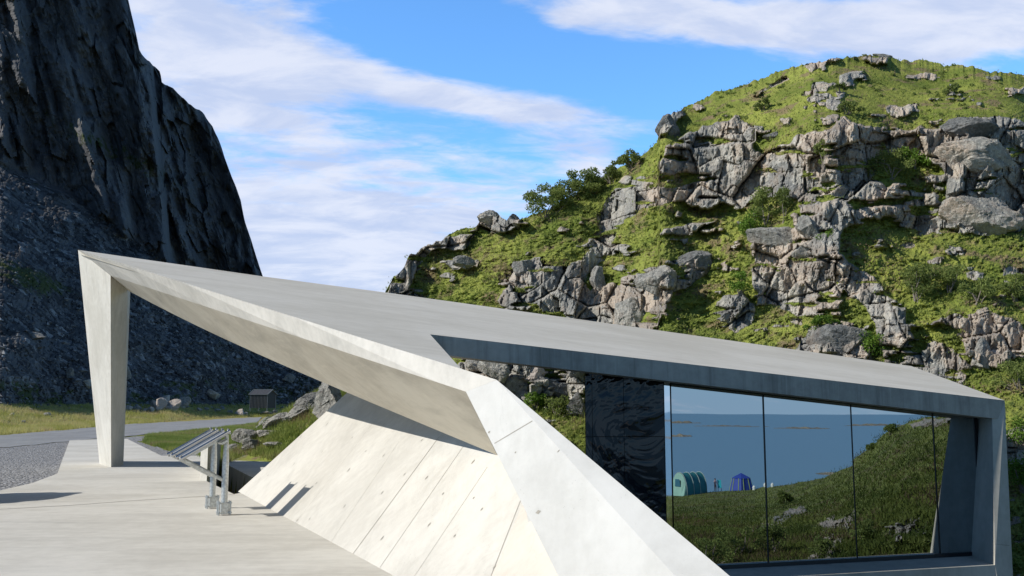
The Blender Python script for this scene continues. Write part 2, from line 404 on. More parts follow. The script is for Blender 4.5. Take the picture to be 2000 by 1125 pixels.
# ------------------------------------------------------------------ vegetation builders
def blades(name, P, h, w, mat, n=4, seed=1, spread=.12, lean=.5, **kw):
    """P: points (k,3). n blades each; returns one mesh"""
    r = np.random.default_rng(seed); k = len(P)
    B = np.repeat(P, n, 0); N = len(B)
    hh = np.repeat(np.broadcast_to(h, (k,)), n)*r.uniform(.5, 1.15, N)
    B = B+np.stack([r.normal(0, spread, N), r.normal(0, spread, N), -.02*np.ones(N)], 1)
    a = r.uniform(0, 2*np.pi, N); ww = w*r.uniform(.6, 1.3, N)
    side = np.stack([np.cos(a), np.sin(a), np.zeros(N)], 1)*ww[:, None]
    le = np.stack([r.normal(0, lean, N), r.normal(0, lean, N), np.ones(N)], 1); le /= np.linalg.norm(le, axis=1)[:, None]
    tip = B+le*hh[:, None]
    V = np.stack([B-side, B+side, tip], 1).reshape(-1, 3)
    Fc = np.arange(3*N).reshape(-1, 3)
    q = np.clip((fbm(P[:, 0]*.45+P[:, 2]*.2+50, P[:, 1]*.45+P[:, 2]*.5+50, 5, seed)-.5)*3.4+.46, 0, 1)
    tint = np.repeat(np.clip(np.repeat(q, n)*.85+r.uniform(-.05, .2, N), 0, 1), 3)
    return mesh(name, V, Fc, mat, attrs={'tint': tint}, **kw)
def leaf_cloud(centres, radii, n, size, rng, flat_=.75):
    """leaf quads scattered in the clumps; returns V, F, tint"""
    c = np.asarray(centres); k = rng.choice(len(c), n, p=(np.array(radii)**2)/np.sum(np.array(radii)**2))
    d = rng.normal(0, 1, (n, 3)); d /= np.linalg.norm(d, axis=1)[:, None]
    rr = np.array(radii)[k]*rng.uniform(.25, 1.08, n)**.6
    p = c[k]+d*rr[:, None]*np.array([1, 1, flat_])
    u = rng.normal(0, 1, (n, 3)); u /= np.linalg.norm(u, axis=1)[:, None]
    w = np.cross(u, rng.normal(0, 1, (n, 3))); w /= np.linalg.norm(w, axis=1)[:, None]
    s = size*rng.uniform(.6, 1.4, n)[:, None]
    V = np.stack([p-u*s, p+w*s*.55, p+u*s, p-w*s*.55], 1).reshape(-1, 3)
    tint = np.repeat(np.clip(rng.uniform(0, 1, len(c))[k]*.5+rng.uniform(0, .5, n), 0, 1), 4)
    return V, np.arange(4*n).reshape(-1, 4), tint
def shrub(base, w, h, label, n=900, leaf=.07, mat='leaf', seed=0, cat='shrub', group=None, name='shrub', clumps=9, stems=True):
    rng = np.random.default_rng(seed+100)
    base = np.array(base, float)
    o = empty(name, tuple(base), label, cat, group)
    C, R = [], []
    for i in range(clumps):
        a = rng.uniform(0, 2*np.pi); q = rng.uniform(0, 1)**.5
        z = rng.uniform(.22, .88)
        taper = 1-.55*max(0, z-.35)
        C.append(base+np.array([math.cos(a)*q*w*.42*taper, math.sin(a)*q*w*.34*taper, h*z])); R.append(rng.uniform(.14, .27)*min(w, h*1.2))
    V, Fc, T = leaf_cloud(C, R, n, leaf, rng)
    mesh('foliage', V, Fc, M[mat], o, attrs={'tint': T})
    if stems:
        b = MB()
        for c in C[:6]:
            mid = (base+c)/2+rng.normal(0, .05*w, 3)
            b.tube(base+np.array([rng.normal(0, .05), 0, -.15]), mid, .022*max(1, h/1.5), .015, 6); b.tube(mid, c, .015, .006, 5)
        b.build('stem', M['bark'], o)
    return o
def rockverts(seed, sub=3, planes=11, sz=(1, 1, 1), rough=.05):
    rng = np.random.default_rng(seed)
    import bmesh
    bm = bmesh.new(); bmesh.ops.create_icosphere(bm, subdivisions=sub+1, radius=1)
    V = np.array([v.co[:] for v in bm.verts]); Fc = np.array([[v.index for v in f.verts] for f in bm.faces]); bm.free()
    N = rng.normal(0, 1, (planes, 3)); N /= np.linalg.norm(N, axis=1)[:, None]
    d = rng.uniform(.55, .95, planes)
    q = V@N.T
    r = np.min(np.where(q > .05, d/np.maximum(q, .05), 9), axis=1); r = np.minimum(r, 1.15)
    V2 = V*r[:, None]
    nz = fbm(V2[:, 0]*2.4+5+seed+V2[:, 2], V2[:, 1]*2.4+V2[:, 2]*2.9, 6, seed, .6)-.5
    f1, f2, r1, r2, r3, ox, oy = cells(V2[:, 0]*1.8+V2[:, 2]*.6+seed, V2[:, 1]*1.5+V2[:, 2]*2.2, seed)
    V2 = V2*(1+nz*rough*6+(r1-.5)*.10*(rough > .02)-.05*np.exp(-((f2-f1)/.05)**2)*(rough > .02))[:, None]
    return V2*np.array(sz), Fc
def boulder(base, sz, label, seed, mat='rock', rot=0., tilt=0., group=None, sink=.25, name='boulder', sub=3, cat='boulder'):
    V, Fc = rockverts(seed, sub, sz=(sz[0]/2, sz[1]/2, sz[2]/2))
    R = np.array(Matrix.Rotation(rot, 3, 'Z') @ Matrix.Rotation(tilt, 3, 'Y'))
    V = V@R.T
    base = np.array(base, float); V = V+base+np.array([0, 0, -V[:, 2].min()-sink*sz[2]])
    o = mesh(name, V, Fc, M[mat], loc=tuple(base)); return lab(o, label, cat, group)

# ------------------------------------------------------------------ pavilion geometry
T = at(152, 488, 28.2); A = at(970, 742, 7.6); R_ = at(1962, 782, 14.5)
PL = np.linalg.solve(np.array([[1, q[0], q[1]] for q in (T, A, R_)]), [q[2] for q in (T, A, R_)])
rp = lambda x, y: hit(PL, x, y)
N_ = rp(840, 653); E_ = rp(911, 722); Fb = rp(1780, 715)
Bk = [rp(515, 540), rp(752, 571), rp(1250, 640)]
top_front = [T+(A-T)*w_ for w_ in (0, .3, .55, .8, .976, 1.)]; E_ = top_front[4]
def drop(p, d): return np.array([p[0], p[1], p[2]-d])
pav = empty('concrete_pavilion', (-1, 16, 0), 'angular pale concrete rest pavilion with folded sloping roof, leaning walls and mirrored windows', 'building')
# roof top slab: polygon T, E, N, R, F, back  (A end is the tip of the fascia)
outl = [T, top_front[1], top_front[2], top_front[3], E_, N_, R_, Fb, Bk[2], Bk[1], Bk[0]]
TK = .25
# front edge lower points follow the sloping fascia
mtop = at(216, 538, 26.0); Bp = at(910, 765, 8.0)
b = MB()
n = len(outl)
b.add(outl, [(0, 1, 2, 3, 4, 5), (0, 5, 6, 7, 8, 9, 10)])
low = [drop(q+(np.array(N_)-q)*(.04 if i_ < 5 else 0), w_) for i_, (q, w_) in enumerate(zip(outl, (.12, .10, .08, .05, .03, .235, .285, TK, TK, TK, TK)))]
b.add(low, [(5, 4, 3, 2, 1, 0), (10, 9, 8, 7, 6, 5, 0)])
b.add(outl+low, [(i, n+i, n+(i+1) % n, (i+1) % n) for i in (4, 6, 7, 8, 9, 10)])   # notch side and back edges
b.build('roof', M['rooftop'], pav)
# fascia of the right arm
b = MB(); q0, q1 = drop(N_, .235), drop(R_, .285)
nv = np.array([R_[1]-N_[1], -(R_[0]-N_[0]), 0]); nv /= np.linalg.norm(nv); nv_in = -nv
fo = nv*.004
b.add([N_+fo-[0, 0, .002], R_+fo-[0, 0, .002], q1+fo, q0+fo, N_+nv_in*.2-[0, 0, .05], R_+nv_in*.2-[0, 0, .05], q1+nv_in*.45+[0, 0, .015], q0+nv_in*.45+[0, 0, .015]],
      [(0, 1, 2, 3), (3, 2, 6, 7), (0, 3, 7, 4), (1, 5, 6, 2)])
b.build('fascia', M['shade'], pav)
# fascia of the left arm (bright)
bot = [mtop, None, None, None, None, Bp]
def gridfaces_(n, m):
    idx = np.arange(n*m).reshape(n, m); return np.stack([idx[:-1, :-1], idx[:-1, 1:], idx[1:, 1:], idx[1:, :-1]], -1).reshape(-1, 4)
def lerp(a, c, t): return np.array(a)+(np.array(c)-np.array(a))*t
sfr = [float((T[1]-q[1])/(T[1]-A[1])) for q in top_front]; bl = [lerp(mtop, Bp, s) for s in sfr]
b = MB(); V = [q+[0, 0, .001] for q in top_front]+bl
b.add(V, [(i, i+6, i+7, i+1) for i in range(5)])
b.build('fascia', M['fascia'], pav)
# soffit of the left arm
rtop = at(249, 567, 27.3)
wall_b0 = flat(465, 960); wall_b1 = flat(770, 1125)
mX = (wall_b1[0]-wall_b0[0])/(wall_b1[1]-wall_b0[1])
WS = .86
WP = (-WS*(wall_b0[0]-mX*wall_b0[1]), WS, -WS*mX)
wp = lambda x, y: hit(WP, x, y)
Cc = wp(971, 889)
low_edge = [lerp(rtop, Cc, s)-np.array([0, 0, .10*math.sin(math.pi*s)]) for s in sfr]
ss_ = np.linspace(0, 1, 25)
e0_ = [lerp(mtop, Bp, s) for s in ss_]; e1_ = [lerp(rtop, Cc, s)-np.array([0, 0, .10*math.sin(math.pi*s)]) for s in ss_]
V = np.array([[lerp(e0_[i], e1_[i], w) for w in np.linspace(0, 1, 6)] for i in range(25)]).reshape(-1, 3)
o = mesh('soffit', V, gridfaces_(25, 6), M['soffit'], pav, smooth=True)
# inner (back) side of the left arm
b = MB()
bk_up = [drop(q, w_) for q, w_ in ((lerp(T, N_, .02), .12), (lerp(T, N_, .4), .2), (lerp(T, N_, .75), .2), (N_, .22), (E_, .04), (lerp(E_, A, .9), .03))]
b.add(low_edge+bk_up, [(i, i+6, i+7, i+1) for i in range(5)])
b.build('beam_side', M['fascia'], pav)
# column
c_l = flat(197, 905); c_m = flat(218, 912); c_r = flat(241, 908)
c_b = c_l+(c_r-c_m)*1.0+np.array([.2, .4, 0]); c_b[2] = 0
t_b = T+np.array([1.4, .5, -.5])
dz = np.array([0, 0, -.3])
b = MB()
b.add([T, mtop, rtop, t_b, c_l+dz, c_m+dz, c_r+dz, c_b+dz], [(0, 4, 5, 1), (1, 5, 6, 2), (2, 6, 7, 3), (3, 7, 4, 0), (4, 7, 6, 5), (0, 1, 2, 3)])
b.build('column', M['column'], pav, bevel=.02)
nc = np.cross(mtop-T, c_m-T); nc /= np.linalg.norm(nc); nc = nc if nc[1] < 0 else -nc
for (x_, y_) in ((196, 640), (192, 700), (205, 760), (214, 690), (209, 840), (186, 580), (213, 860), (205, 590)):
    d_ = ray(np.float64(x_), np.float64(y_)); o_ = np.array([0, 0, EYE]); q = o_+d_*(np.dot(T-o_, nc)/np.dot(d_, nc))+nc*.004
    b = MB(); u_ = np.cross(nc, [0, 0, 1.]); u_ /= np.linalg.norm(u_); w_ = np.cross(u_, nc)
    b.add([q+u_*.035*math.cos(a_)+w_*.045*math.sin(a_) for a_ in np.arange(0, 6.2, .785)], [tuple(range(8))]); b.build('tie_hole', M['joint'], pav)
# leaning wall
b = MB()
P1 = wp(680, 765); W1 = wp(900, 800) if False else None
topA = P1+np.array([.35, 0, .35*WS]); topB = wp(998, 868)
D_ = wp(1020, 988); D2 = wp(960, 1125); G0 = wp(1090, 1125)
nearB = lerp(wall_b0, wall_b1, 1.22); nearT = wp(1000, 1260)
foldB = hit(WP, 935, 1190); foldB = lerp(D_, D2, 1.35)
bf = wall_b0+(wall_b1-wall_b0)*1.12; 
# bottom point where the fold meets the deck
tt = (0-D_[2])/(D2[2]-D_[2]); foldB = lerp(D_, D2, tt); 
b.add([wall_b0, foldB, D_, wp(1048, 990), wp(1003, 884), topB, topA, P1], [(0, 1, 2), (2, 3, 4), (0, 2, 4, 5), (0, 5, 6, 7)])
o = b.build('leaning_wall', M['wall'], pav)
G1 = at(1096, 1125, 6.75); G2 = at(1190, 1330, 5.6)
fB2 = foldB+(wall_b1-wall_b0)*.25
b = MB(); b.add([foldB, D_, G1, G2, fB2, G1+np.array([.3, .15, .2]), D_+np.array([.3, .1, .2])], [(0, 4, 2), (4, 3, 2), (0, 2, 1), (1, 2, 5, 6)]); b.build('leaning_wall', M['facet'], pav)
# back faces of the leaning wall so that it is solid
b = MB(); bb = [topA, topB]; dn = [np.array([q[0]+.25, q[1], -2.4]) for q in bb]
b.add([topA, topB, dn[1], dn[0]], [(0, 1, 2, 3)])
b.add([wall_b0, topA, dn[0], [wall_b0[0], wall_b0[1]+.02, -2.4]], [(0, 1, 2, 3)]); b.build('wall_back', M['frame'], pav)
# leg: left edge, ridge and outer edge lines
def line3(p0, p1, ts): return [lerp(p0, p1, s) for s in ts]
ts = [0, .25, .5, .75, 1., 1.35, 1.8]
Lg = line3(Bp, at(1093, 1130, 6.55), ts)
LgE = at(1093, 1130, 6.55); nF = np.cross(LgE-Bp, A-Bp); nF /= np.linalg.norm(nF)
def on_leg(x, y):
    d = ray(np.float64(x), np.float64(y)); o_ = np.array([0, 0, EYE]); return o_+d*(np.dot(Bp-o_, nF)/np.dot(d, nF))
RgE = on_leg(1313, 1119); print('leg ridge end', RgE, nF)
Rg = line3(A, RgE, ts)
Og = line3(A, at(1427, 1127, 5.44), ts)
Og = [Og[i]+np.array([.002, .002, 0]) for i in range(len(ts))]
rb = [np.array([q[0]+.12, q[1]+.25, q[2]-.28]) for q in Og]
rbb = [np.array([q[0]+.7, q[1]+1.3, -2.4]) for q in Og]
lb = []
for i, q in enumerate(Lg):
    v = np.array(q)-np.array([0, 0, EYE]); s = 1.10+.10*max(0, 1-ts[i])
    z = np.array([0, 0, EYE])+v*s+np.array([.12, 0, 0]); lb.append(z)
k = len(ts)
b = MB()
V = Lg+Rg+Og+rb+rbb+lb
fs = []
for i in range(k-1):
    for a0, a1 in ((0, 1), (1, 2), (2, 3), (3, 4), (5, 0)):
        fs.append((a0*k+i, a0*k+i+1, a1*k+i+1, a1*k+i))
fs.append((0, k, 5*k)); fs.append((k-1, 2*k-1, 3*k-1, 4*k-1, 5*k-1, 6*k-1))
b.add(V, fs); b.add([lb[0], lb[1], lb[2], wp(1003, 884), Cc, Bp], [(0, 1, 4), (1, 2, 3), (1, 3, 4), (0, 4, 5)]); b.build('leg', M['leg'], pav)
# marks cast into the leaning wall: board joints and tie holes
wn = np.array([-WP[1], -WP[2], 1.]); wn /= np.linalg.norm(wn)
def wline(x0, y0, x1, y1, w, plf=wp, nn=wn, off=.003):
    p0, p1 = plf(x0, y0), plf(x1, y1); d = (p1-p0)/np.linalg.norm(p1-p0); s = np.cross(nn, d)*w/2
    b = MB(); b.add([p0-s+nn*off, p0+s+nn*off, p1+s+nn*off, p1-s+nn*off], [(0, 1, 2, 3)]); b.build('board_joint', M['joint'], pav)
for a_ in ((858, 853, 688, 1084, .014), (780, 862, 647, 1058, .004), (905, 872, 742, 1109, .007), (952, 912, 810, 1125, .005), (1018, 975, 958, 1128, .006), (735, 818, 575, 1025, .004)):
    wline(*a_)
for (sx, sy) in ((640, 270), (795, 340), (630, 410), (500, 340), (330, 545), (365, 405), (195, 605), (445, 645), (612, 577), (793, 503), (990, 423), (1015, 617), (590, 765), (785, 695), (410, 830), (475, 483), (1255, 535), (1300, 780), (1028, 860), (785, 930), (1160, 918), (1365, 1080), (1258, 722), (345, 838), (700, 480), (1100, 700), (900, 600)):
    x = 450+sx/2.647; y = 700+sy/2.647
    k_ = random.uniform(.5, 1.3)
    c0 = wp(x-3*k_, y+4*k_); c1 = wp(x+3*k_, y-4*k_); d = (c1-c0); s = np.cross(wn, d/np.linalg.norm(d))*random.uniform(.008, .018); mc = (c0+c1)/2
    b = MB(); b.add([c0+wn*.004, mc-s+wn*.004, c1+wn*.004, mc+s+wn*.004], [(0, 1, 2, 3)]); b.build('tie_hole', M['joint'], pav)
# marks on the leg face
def legp(x, y):
    nn = nF if nF[0] < 0 else -nF
    return on_leg(x, y)+nn*.0015, nn
for (x0, y0, x1, y1, w) in ((966, 866, 1040, 822, .006), (1046, 1002, 1057, 998, .03), (953, 845, 958, 843, .02), (1005, 885, 1009, 882, .014), (1088, 884, 1094, 878, .01)):
    p0, nn = legp(x0, y0); p1, _ = legp(x1, y1); d = p1-p0; s = np.cross(nn, d/np.linalg.norm(d))*w/2
    b = MB()
    if w > .009: b.add([p0, (p0+p1)/2+s, p1, (p0+p1)/2-s], [(0, 1, 2, 3)]); b.build('tie_hole', M['joint'], pav)
    else: b.add([p0-s, p0+s, p1+s, p1-s], [(0, 1, 2, 3)]); b.build('board_joint', M['joint'], pav)

# window front
dirf = (R_-N_)*np.array([1, 1, 0]); dirf /= np.linalg.norm(dirf)
nin = np.array([-dirf[1], dirf[0], 0])           # into the building
FR0 = np.array([N_[0], N_[1], 0.])+nin*0.02
def fac(x, y, setb):
    """hit of the pixel ray with the vertical plane set back setb behind the fascia"""
    p0 = FR0+nin*setb; d = ray(np.float64(x), np.float64(y)); o_ = np.array([0, 0, EYE])
    t_ = np.dot(p0-o_, nin)/np.dot(d, nin); return o_+d*t_
SB = .42
GL = fac(1311, 1000, SB); GR = fac(1905, 1000, SB)
zs = fac(1660, 1098, SB)[2]                       # sill height at the glass
def roofz(p): return PL[0]+PL[1]*p[0]+PL[2]*p[1]
def along(p, s): return p+dirf*s
xs_ = [fac(q, 950, SB) for q in (1313, 1496, 1668, 1829, 1912)]
for i in range(4):
    a0 = xs_[i]; a1 = xs_[i+1]; g = .014
    a0 = along(a0, g); a1 = along(a1, -g)+nin*(.002, -.004, .005, -.002)[i]
    b = MB(); zt0 = roofz(a0)-.22; zt1 = roofz(a1)-.22
    th = nin*.03
    P = [[a0[0], a0[1], zs+.05], [a1[0], a1[1], zs+.05], [a1[0], a1[1], zt1], [a0[0], a0[1], zt0]]
    P2 = [list(np.array(q)+th) for q in P]
    b.add(P+P2, [(0, 1, 2, 3), (7, 6, 5, 4), (0, 4, 5, 1), (1, 5, 6, 2), (2, 6, 7, 3), (3, 7, 4, 0)])
    b.build('window_pane', M['glass'], pav)
b = MB()
for q in xs_[1:4]:
    z1 = roofz(q)-.2; c = q+nin*.03
    Rm = Matrix.Rotation(math.atan2(dirf[1], dirf[0]), 3, 'Z'); b.box((c[0], c[1], (zs+z1)/2), (.02, .05, z1-zs), Rm)
q0_, q1_ = xs_[0], xs_[4]; c = (q0_+q1_)/2+nin*.01; L = np.linalg.norm((q1_-q0_)[:2])
b.box((c[0], c[1], zs+.02), (L, .07, .07), Rm)
# head frame follows the roof
h0, h1 = roofz(q0_), roofz(q1_)
for (s0, s1) in ((.345, .20),):
    V = []
    for q, hh in ((q0_, h0), (q1_, h1)):
        for dd in (-.03, .06):
            for z in (hh-s0, hh-s1): V.append([q[0]+nin[0]*dd, q[1]+nin[1]*dd, z])
    b.add(V, [(0, 4, 5, 1), (2, 3, 7, 6), (0, 2, 6, 4), (1, 5, 7, 3), (0, 1, 3, 2), (4, 6, 7, 5)])
jm = xs_[4]; b.box((jm[0]+nin[0]*.02, jm[1]+nin[1]*.02, (zs+roofz(jm)-.2)/2), (.06, .06, roofz(jm)-.2-zs), Rm)
b.build('window_frame', M['blackframe'], pav)
# polished strip left of the glass
b = MB(); s0 = fac(1301, 950, SB-.03); s1 = fac(1312, 950, SB-.03)
ang = .02
V = [[s0[0], s0[1], zs-.3], [s1[0], s1[1], zs-.3], [s1[0], s1[1], roofz(s1)-.31], [s0[0], s0[1], roofz(s0)-.31]]
V2 = [list(np.array(q)+nin*.06) for q in V]
b.add(V+V2, [(0, 1, 2, 3), (7, 6, 5, 4), (0, 4, 5, 1), (1, 5, 6, 2), (2, 6, 7, 3), (3, 7, 4, 0)]); b.build('corner_trim', M['steelstrip'], pav)
# black mirror sheets (turned almost square to the camera), with joints
pr = fac(1300, 950, SB-.04); pl_ = at(1142, 950, pr[1]-.02); pl_[1] = pr[1]-.05; pl_[0] = (1142-1000)/F*pl_[1]
dd_ = (pr-pl_)*np.array([1, 1, 0]); Lp = np.linalg.norm(dd_); dd_ /= Lp; nn_ = np.array([-dd_[1], dd_[0], 0])
cuts = [0, 14/160, 78/160, 1.]
zseam = EYE-44/F*pr[1]
for i in range(3):
    for (za, zb) in ((-1.6, zseam-.004), (zseam+.004, None)):
        a0 = pl_+dd_*(cuts[i]*Lp+.003); a1 = pl_+dd_*(cuts[i+1]*Lp-.003)
        t0 = roofz(a0)-.2 if zb is None else zb; t1 = roofz(a1)-.2 if zb is None else zb
        b = MB(); V = [[a0[0], a0[1], za], [a1[0], a1[1], za], [a1[0], a1[1], t1], [a0[0], a0[1], t0]]; V2 = [list(np.array(q)+nn_*.02) for q in V]
        b.add(V+V2, [(0, 1, 2, 3), (7, 6, 5, 4), (0, 4, 5, 1), (1, 5, 6, 2), (2, 6, 7, 3), (3, 7, 4, 0)])
        b.build('mirror_sheet', M['black'], pav)
# room body behind the glass
b = MB()
rb0 = pl_+nn_*.03; rb1 = fac(1912, 950, SB+.06)
bk0 = rb0*1.32+np.array([.15, 0, 0]); bk1 = rb1+nin*4.2
zz_ = [roofz(q)-.22 for q in (rb0, pr+nn_*.1, rb1, bk1, bk0)]
b.prism([rb0, pr+nn_*.1, rb1, bk1, bk0], -2.6, zz_)
b.build('room_wall', M['dark'], pav)
# concrete frame on the right: jamb, sill
b = MB()
fi = fac(1943, 950, 0.); fo_ = fac(1969, 950, 0.)
gi = fac(1912, 950, SB)
fiT = fac(1938, 812, 0.); fiB = fac(1943, 1099, -.22); foT = np.array(R_)+nv*.0-[0, 0, .004]; foB = fac(1979, 1140, -.24); fiBB = fac(1943, 1140, 0)
giT = fac(1913, 806, SB); giB = fac(1897, 1090, SB); giB[2] = zs; fiB[2] = zs-.035
# front face (mitred to the fascia), reveal, outer side
ext = np.array([.0, 0, -2.4]);
foG = foB+(foB-foT)*.6; foG[2] = -2.5; fiG = np.array([fiB[0], fiB[1], -2.5])
bkT = foT+nin*1.2; bkG = foG+nin*1.2
b.add([fiT, foT, foG, fiG, fiB], [(0, 4, 3, 2, 1)])
b.add([fiT, fiB, giB, giT], [(0, 1, 2, 3)])
b.add([foT, bkT, bkG, foG], [(0, 3, 2, 1)])
b.add([bkT, giT+nin*.1, giB+nin*.1, bkG], [(0, 1, 2, 3)])
b.build('frame_jamb', M['frame'], pav)
b = MB()
slF0 = fac(1290, 1140, -.22); slF0[2] = zs-.035
slG0 = fac(1290, 1110, SB); slG0[2] = zs
lo0 = slF0.copy(); lo0[2] = -2.5
b.add([slF0, fiB, giB, slG0], [(0, 1, 2, 3)]); b.add([slF0, lo0, fiG, fiB], [(0, 1, 2, 3)]); b.add([slF0, slG0, np.array([slG0[0], slG0[1], -2.5]), lo0], [(0, 1, 2, 3)])
b.build('window_sill', M['frame'], pav)
# joint lines on the jamb
for yy in (884, 1062):
    b = MB()
    q_ = -.004-.22*(yy-812)/287; p0 = fac(1944, yy, q_); p1 = fac(1972, yy+3, q_-.003); b.add([p0, p1, p1-[0, 0, .008], p0-[0, 0, .008]], [(0, 1, 2, 3)]); b.build('board_joint', M['joint'], pav)

# ------------------------------------------------------------------ ground, deck, road
trench = [flat(*q) for q in ((400, 938), (424, 901), (441, 906), (492, 932), (640, 1010), (457, 965))]
trench[4] = np.array([-2.2, 19.5, 0]);
def axis_pts(segs):
    out = []
    for a0, a1, st in segs: out += list(np.arange(a0, a1, st))
    out.append(segs[-1][1]); return np.array(out)
gx = axis_pts([(-260, -60, 8), (-60, -30, 1.), (-30, -16, .5), (-16, 10, .22), (10, 30, 1), (30, 130, 6)])
gy = axis_pts([(-160, -10, 6), (-10, 0, 1), (0, 14, .4), (14, 34, .22), (34, 60, .5), (60, 130, 1.5), (130, 330, 8)])
def zground(X, Y):
    z = .012*np.clip(Y-56, 0, 110)
    z = z-.06
    z = z+(fbm(X*.4, Y*.4, 4, 3)-.5)*.12*sstep(30, 40, Y)
    # knoll behind the pavilion
    d = np.sqrt(((X+5.2)/6.6)**2+((Y-37.)/7)**2); z = z+2.6*(1-sstep(.1, 1.0, d))*(1+.25*(fbm(X*.6, Y*.6, 4, 8)-.5))
    # rise behind, towards the hill
    z = z+sstep(-6, 2, X)*sstep(26, 36, Y)*.3
    # lower level right of the leaning wall
    xb = wall_b0[0]+mX*(Y-wall_b0[1])+.45
    lowm = sstep(0, .35, X-xb)*(1-sstep(19.2, 20.6, Y))
    tr = inpoly(X, Y, [(q[0], q[1]) for q in trench]).astype(float)
    z = z*(1-np.maximum(lowm, tr))-2.35*np.maximum(lowm, tr)
    z = z-2.2*sstep(7.8, 9.0, X)*(1-sstep(26, 34, Y))*sstep(10, 13, Y)
    # falls away to the shore on the right and behind
    s = np.clip((X-6)*.72-(Y-9)*.7, 0, 400)
    z = z-.16*np.clip(s-3, 0, 90)
    return z
GX, GY = np.meshgrid(gx, gy); GZ = zground(GX, GY)
ny, nx = GX.shape
idx = np.arange(nx*ny).reshape(ny, nx)
def gridfaces(idx): return np.stack([idx[:-1, :-1], idx[:-1, 1:], idx[1:, 1:], idx[1:, :-1]], -1).reshape(-1, 4)
dryA = sstep(55, 75, GY)*.55*(1-sstep(-20, -8, GX))+.08
bareA = np.clip(1-np.abs(np.sqrt(((GX+9.5)/2.2)**2+((GY-35)/5)**2)), 0, 1)
bareA = np.where((GX > wall_b0[0]-3) & (GY < 20.5) & (GX > -7) & (GX < 7.5), 1., bareA)
lab(mesh('ground', np.stack([GX, GY, GZ], -1).reshape(-1, 3), gridfaces(idx), M['ground'], smooth=True, attrs={'dry': dryA.ravel(), 'bare': bareA.ravel()}), kind='structure')
def ray_ground(x, y, dz=0.):
    lo = 3.
    for _ in range(60):
        p = at(x, y, lo); z = zground(np.array([p[0]]), np.array([p[1]]))[0]+dz
        if p[2] <= z: break
        lo *= 1.05
    a0, a1 = lo/1.05, lo
    for _ in range(25):
        mm = (a0+a1)/2; p = at(x, y, mm); z = zground(np.array([p[0]]), np.array([p[1]]))[0]+dz
        if p[2] <= z: a1 = mm
        else: a0 = mm
    return at(x, y, a1)
def flatgr(x, y):      # on the plain sloping ground only (ignores the knoll)
    d = ray(np.float64(x), np.float64(y)); 
    t1 = (-.06-EYE)/d[2] if d[2] < 0 else 1e9
    if t1 > 56 : t1 = (-.06-.672-EYE)/(d[2]-.012)
    return np.array([0, 0, EYE])+d*t1
def resample(P, n):
    P = np.array(P)[:, :2]; s = np.r_[0, np.cumsum(np.linalg.norm(np.diff(P, axis=0), axis=1))]; u = np.linspace(0, s[-1], n)
    return np.stack([np.interp(u, s, P[:, 0]), np.interp(u, s, P[:, 1])], 1)
def strip(name, PA, PB, n, m, dz, mat):
    a0 = resample(PA, n); b0 = resample(PB, n); w = np.linspace(0, 1, m)[None, :, None]
    Q = a0[:, None]*(1-w)+b0[:, None]*w
    Z = zground(Q[..., 0], Q[..., 1])+dz
    V = np.concatenate([Q, Z[..., None]], -1).reshape(-1, 3)
    return lab(mesh(name, V, gridfaces(np.arange(n*m).reshape(n, m)), mat, smooth=True), kind='structure')
near = [(-30, 22), (-24, 34)]+[tuple(flatgr(*q)[:2]) for q in ((0, 877), (134, 863), (244, 853), (350, 843.6), (420, 836), (500, 827))]
far = [(-42, 30), (-36, 42)]+[tuple(flatgr(*q)[:2]) for q in ((0, 851), (190, 835), (244, 829.6), (350, 824), (420, 819.5), (512, 815))]
near[1] = (near[2][0]-1.6, near[2][1]-9); far[1] = (far[2][0]-3.0, far[2][1]-12)
near[0] = (near[1][0]-4, near[1][1]-14); far[0] = (far[1][0]-6, far[1][1]-14)
strip('road', near, far, 160, 14, .035, M['asphalt'])
strip('gravel', [near[0], near[1], near[2], near[3], tuple(flatgr(244, 854)[:2]), tuple(flatgr(300, 849.5)[:2]), tuple(flatgr(330, 847)[:2])],
      [(-16, -4), (-15, 10), tuple(flat(-60, 975)[:2]), tuple(flat(64, 950)[:2]), tuple(flat(125, 925)[:2]), tuple(flat(150, 868)[:2]), tuple(flatgr(262, 864)[:2]), tuple(flatgr(330, 850)[:2])], 120, 24, .015, M['gravel'])
strip('gravel', [tuple(flatgr(*q)[:2]) for q in ((240, 856), (262, 862), (300, 872), (345, 886), (392, 888))],
      [tuple(flat(*q)[:2]) for q in ((240, 860), (265, 872), (290, 884), (315, 896), (392, 896))], 40, 5, .016, M['gravel'])
# deck slabs
dk = [(0, 958), (64, 943), (112, 925), (136, 860), (244, 855), (315, 890), (391, 890), (424, 901)]
dpts = [(-16, -6), (-14.5, 8), (-12.4, 16.5)]+[tuple(flat(*q)[:2]) for q in dk]+[tuple(trench[0][:2]), tuple(trench[5][:2])]
dpts += [tuple(wall_b0[:2]+np.array([.2, 0])), tuple(lerp(wall_b0, wall_b1, 1.)[:2]+np.array([.2, 0])), tuple(lerp(wall_b0, wall_b1, 1.9)[:2]), (7.0, -6)]
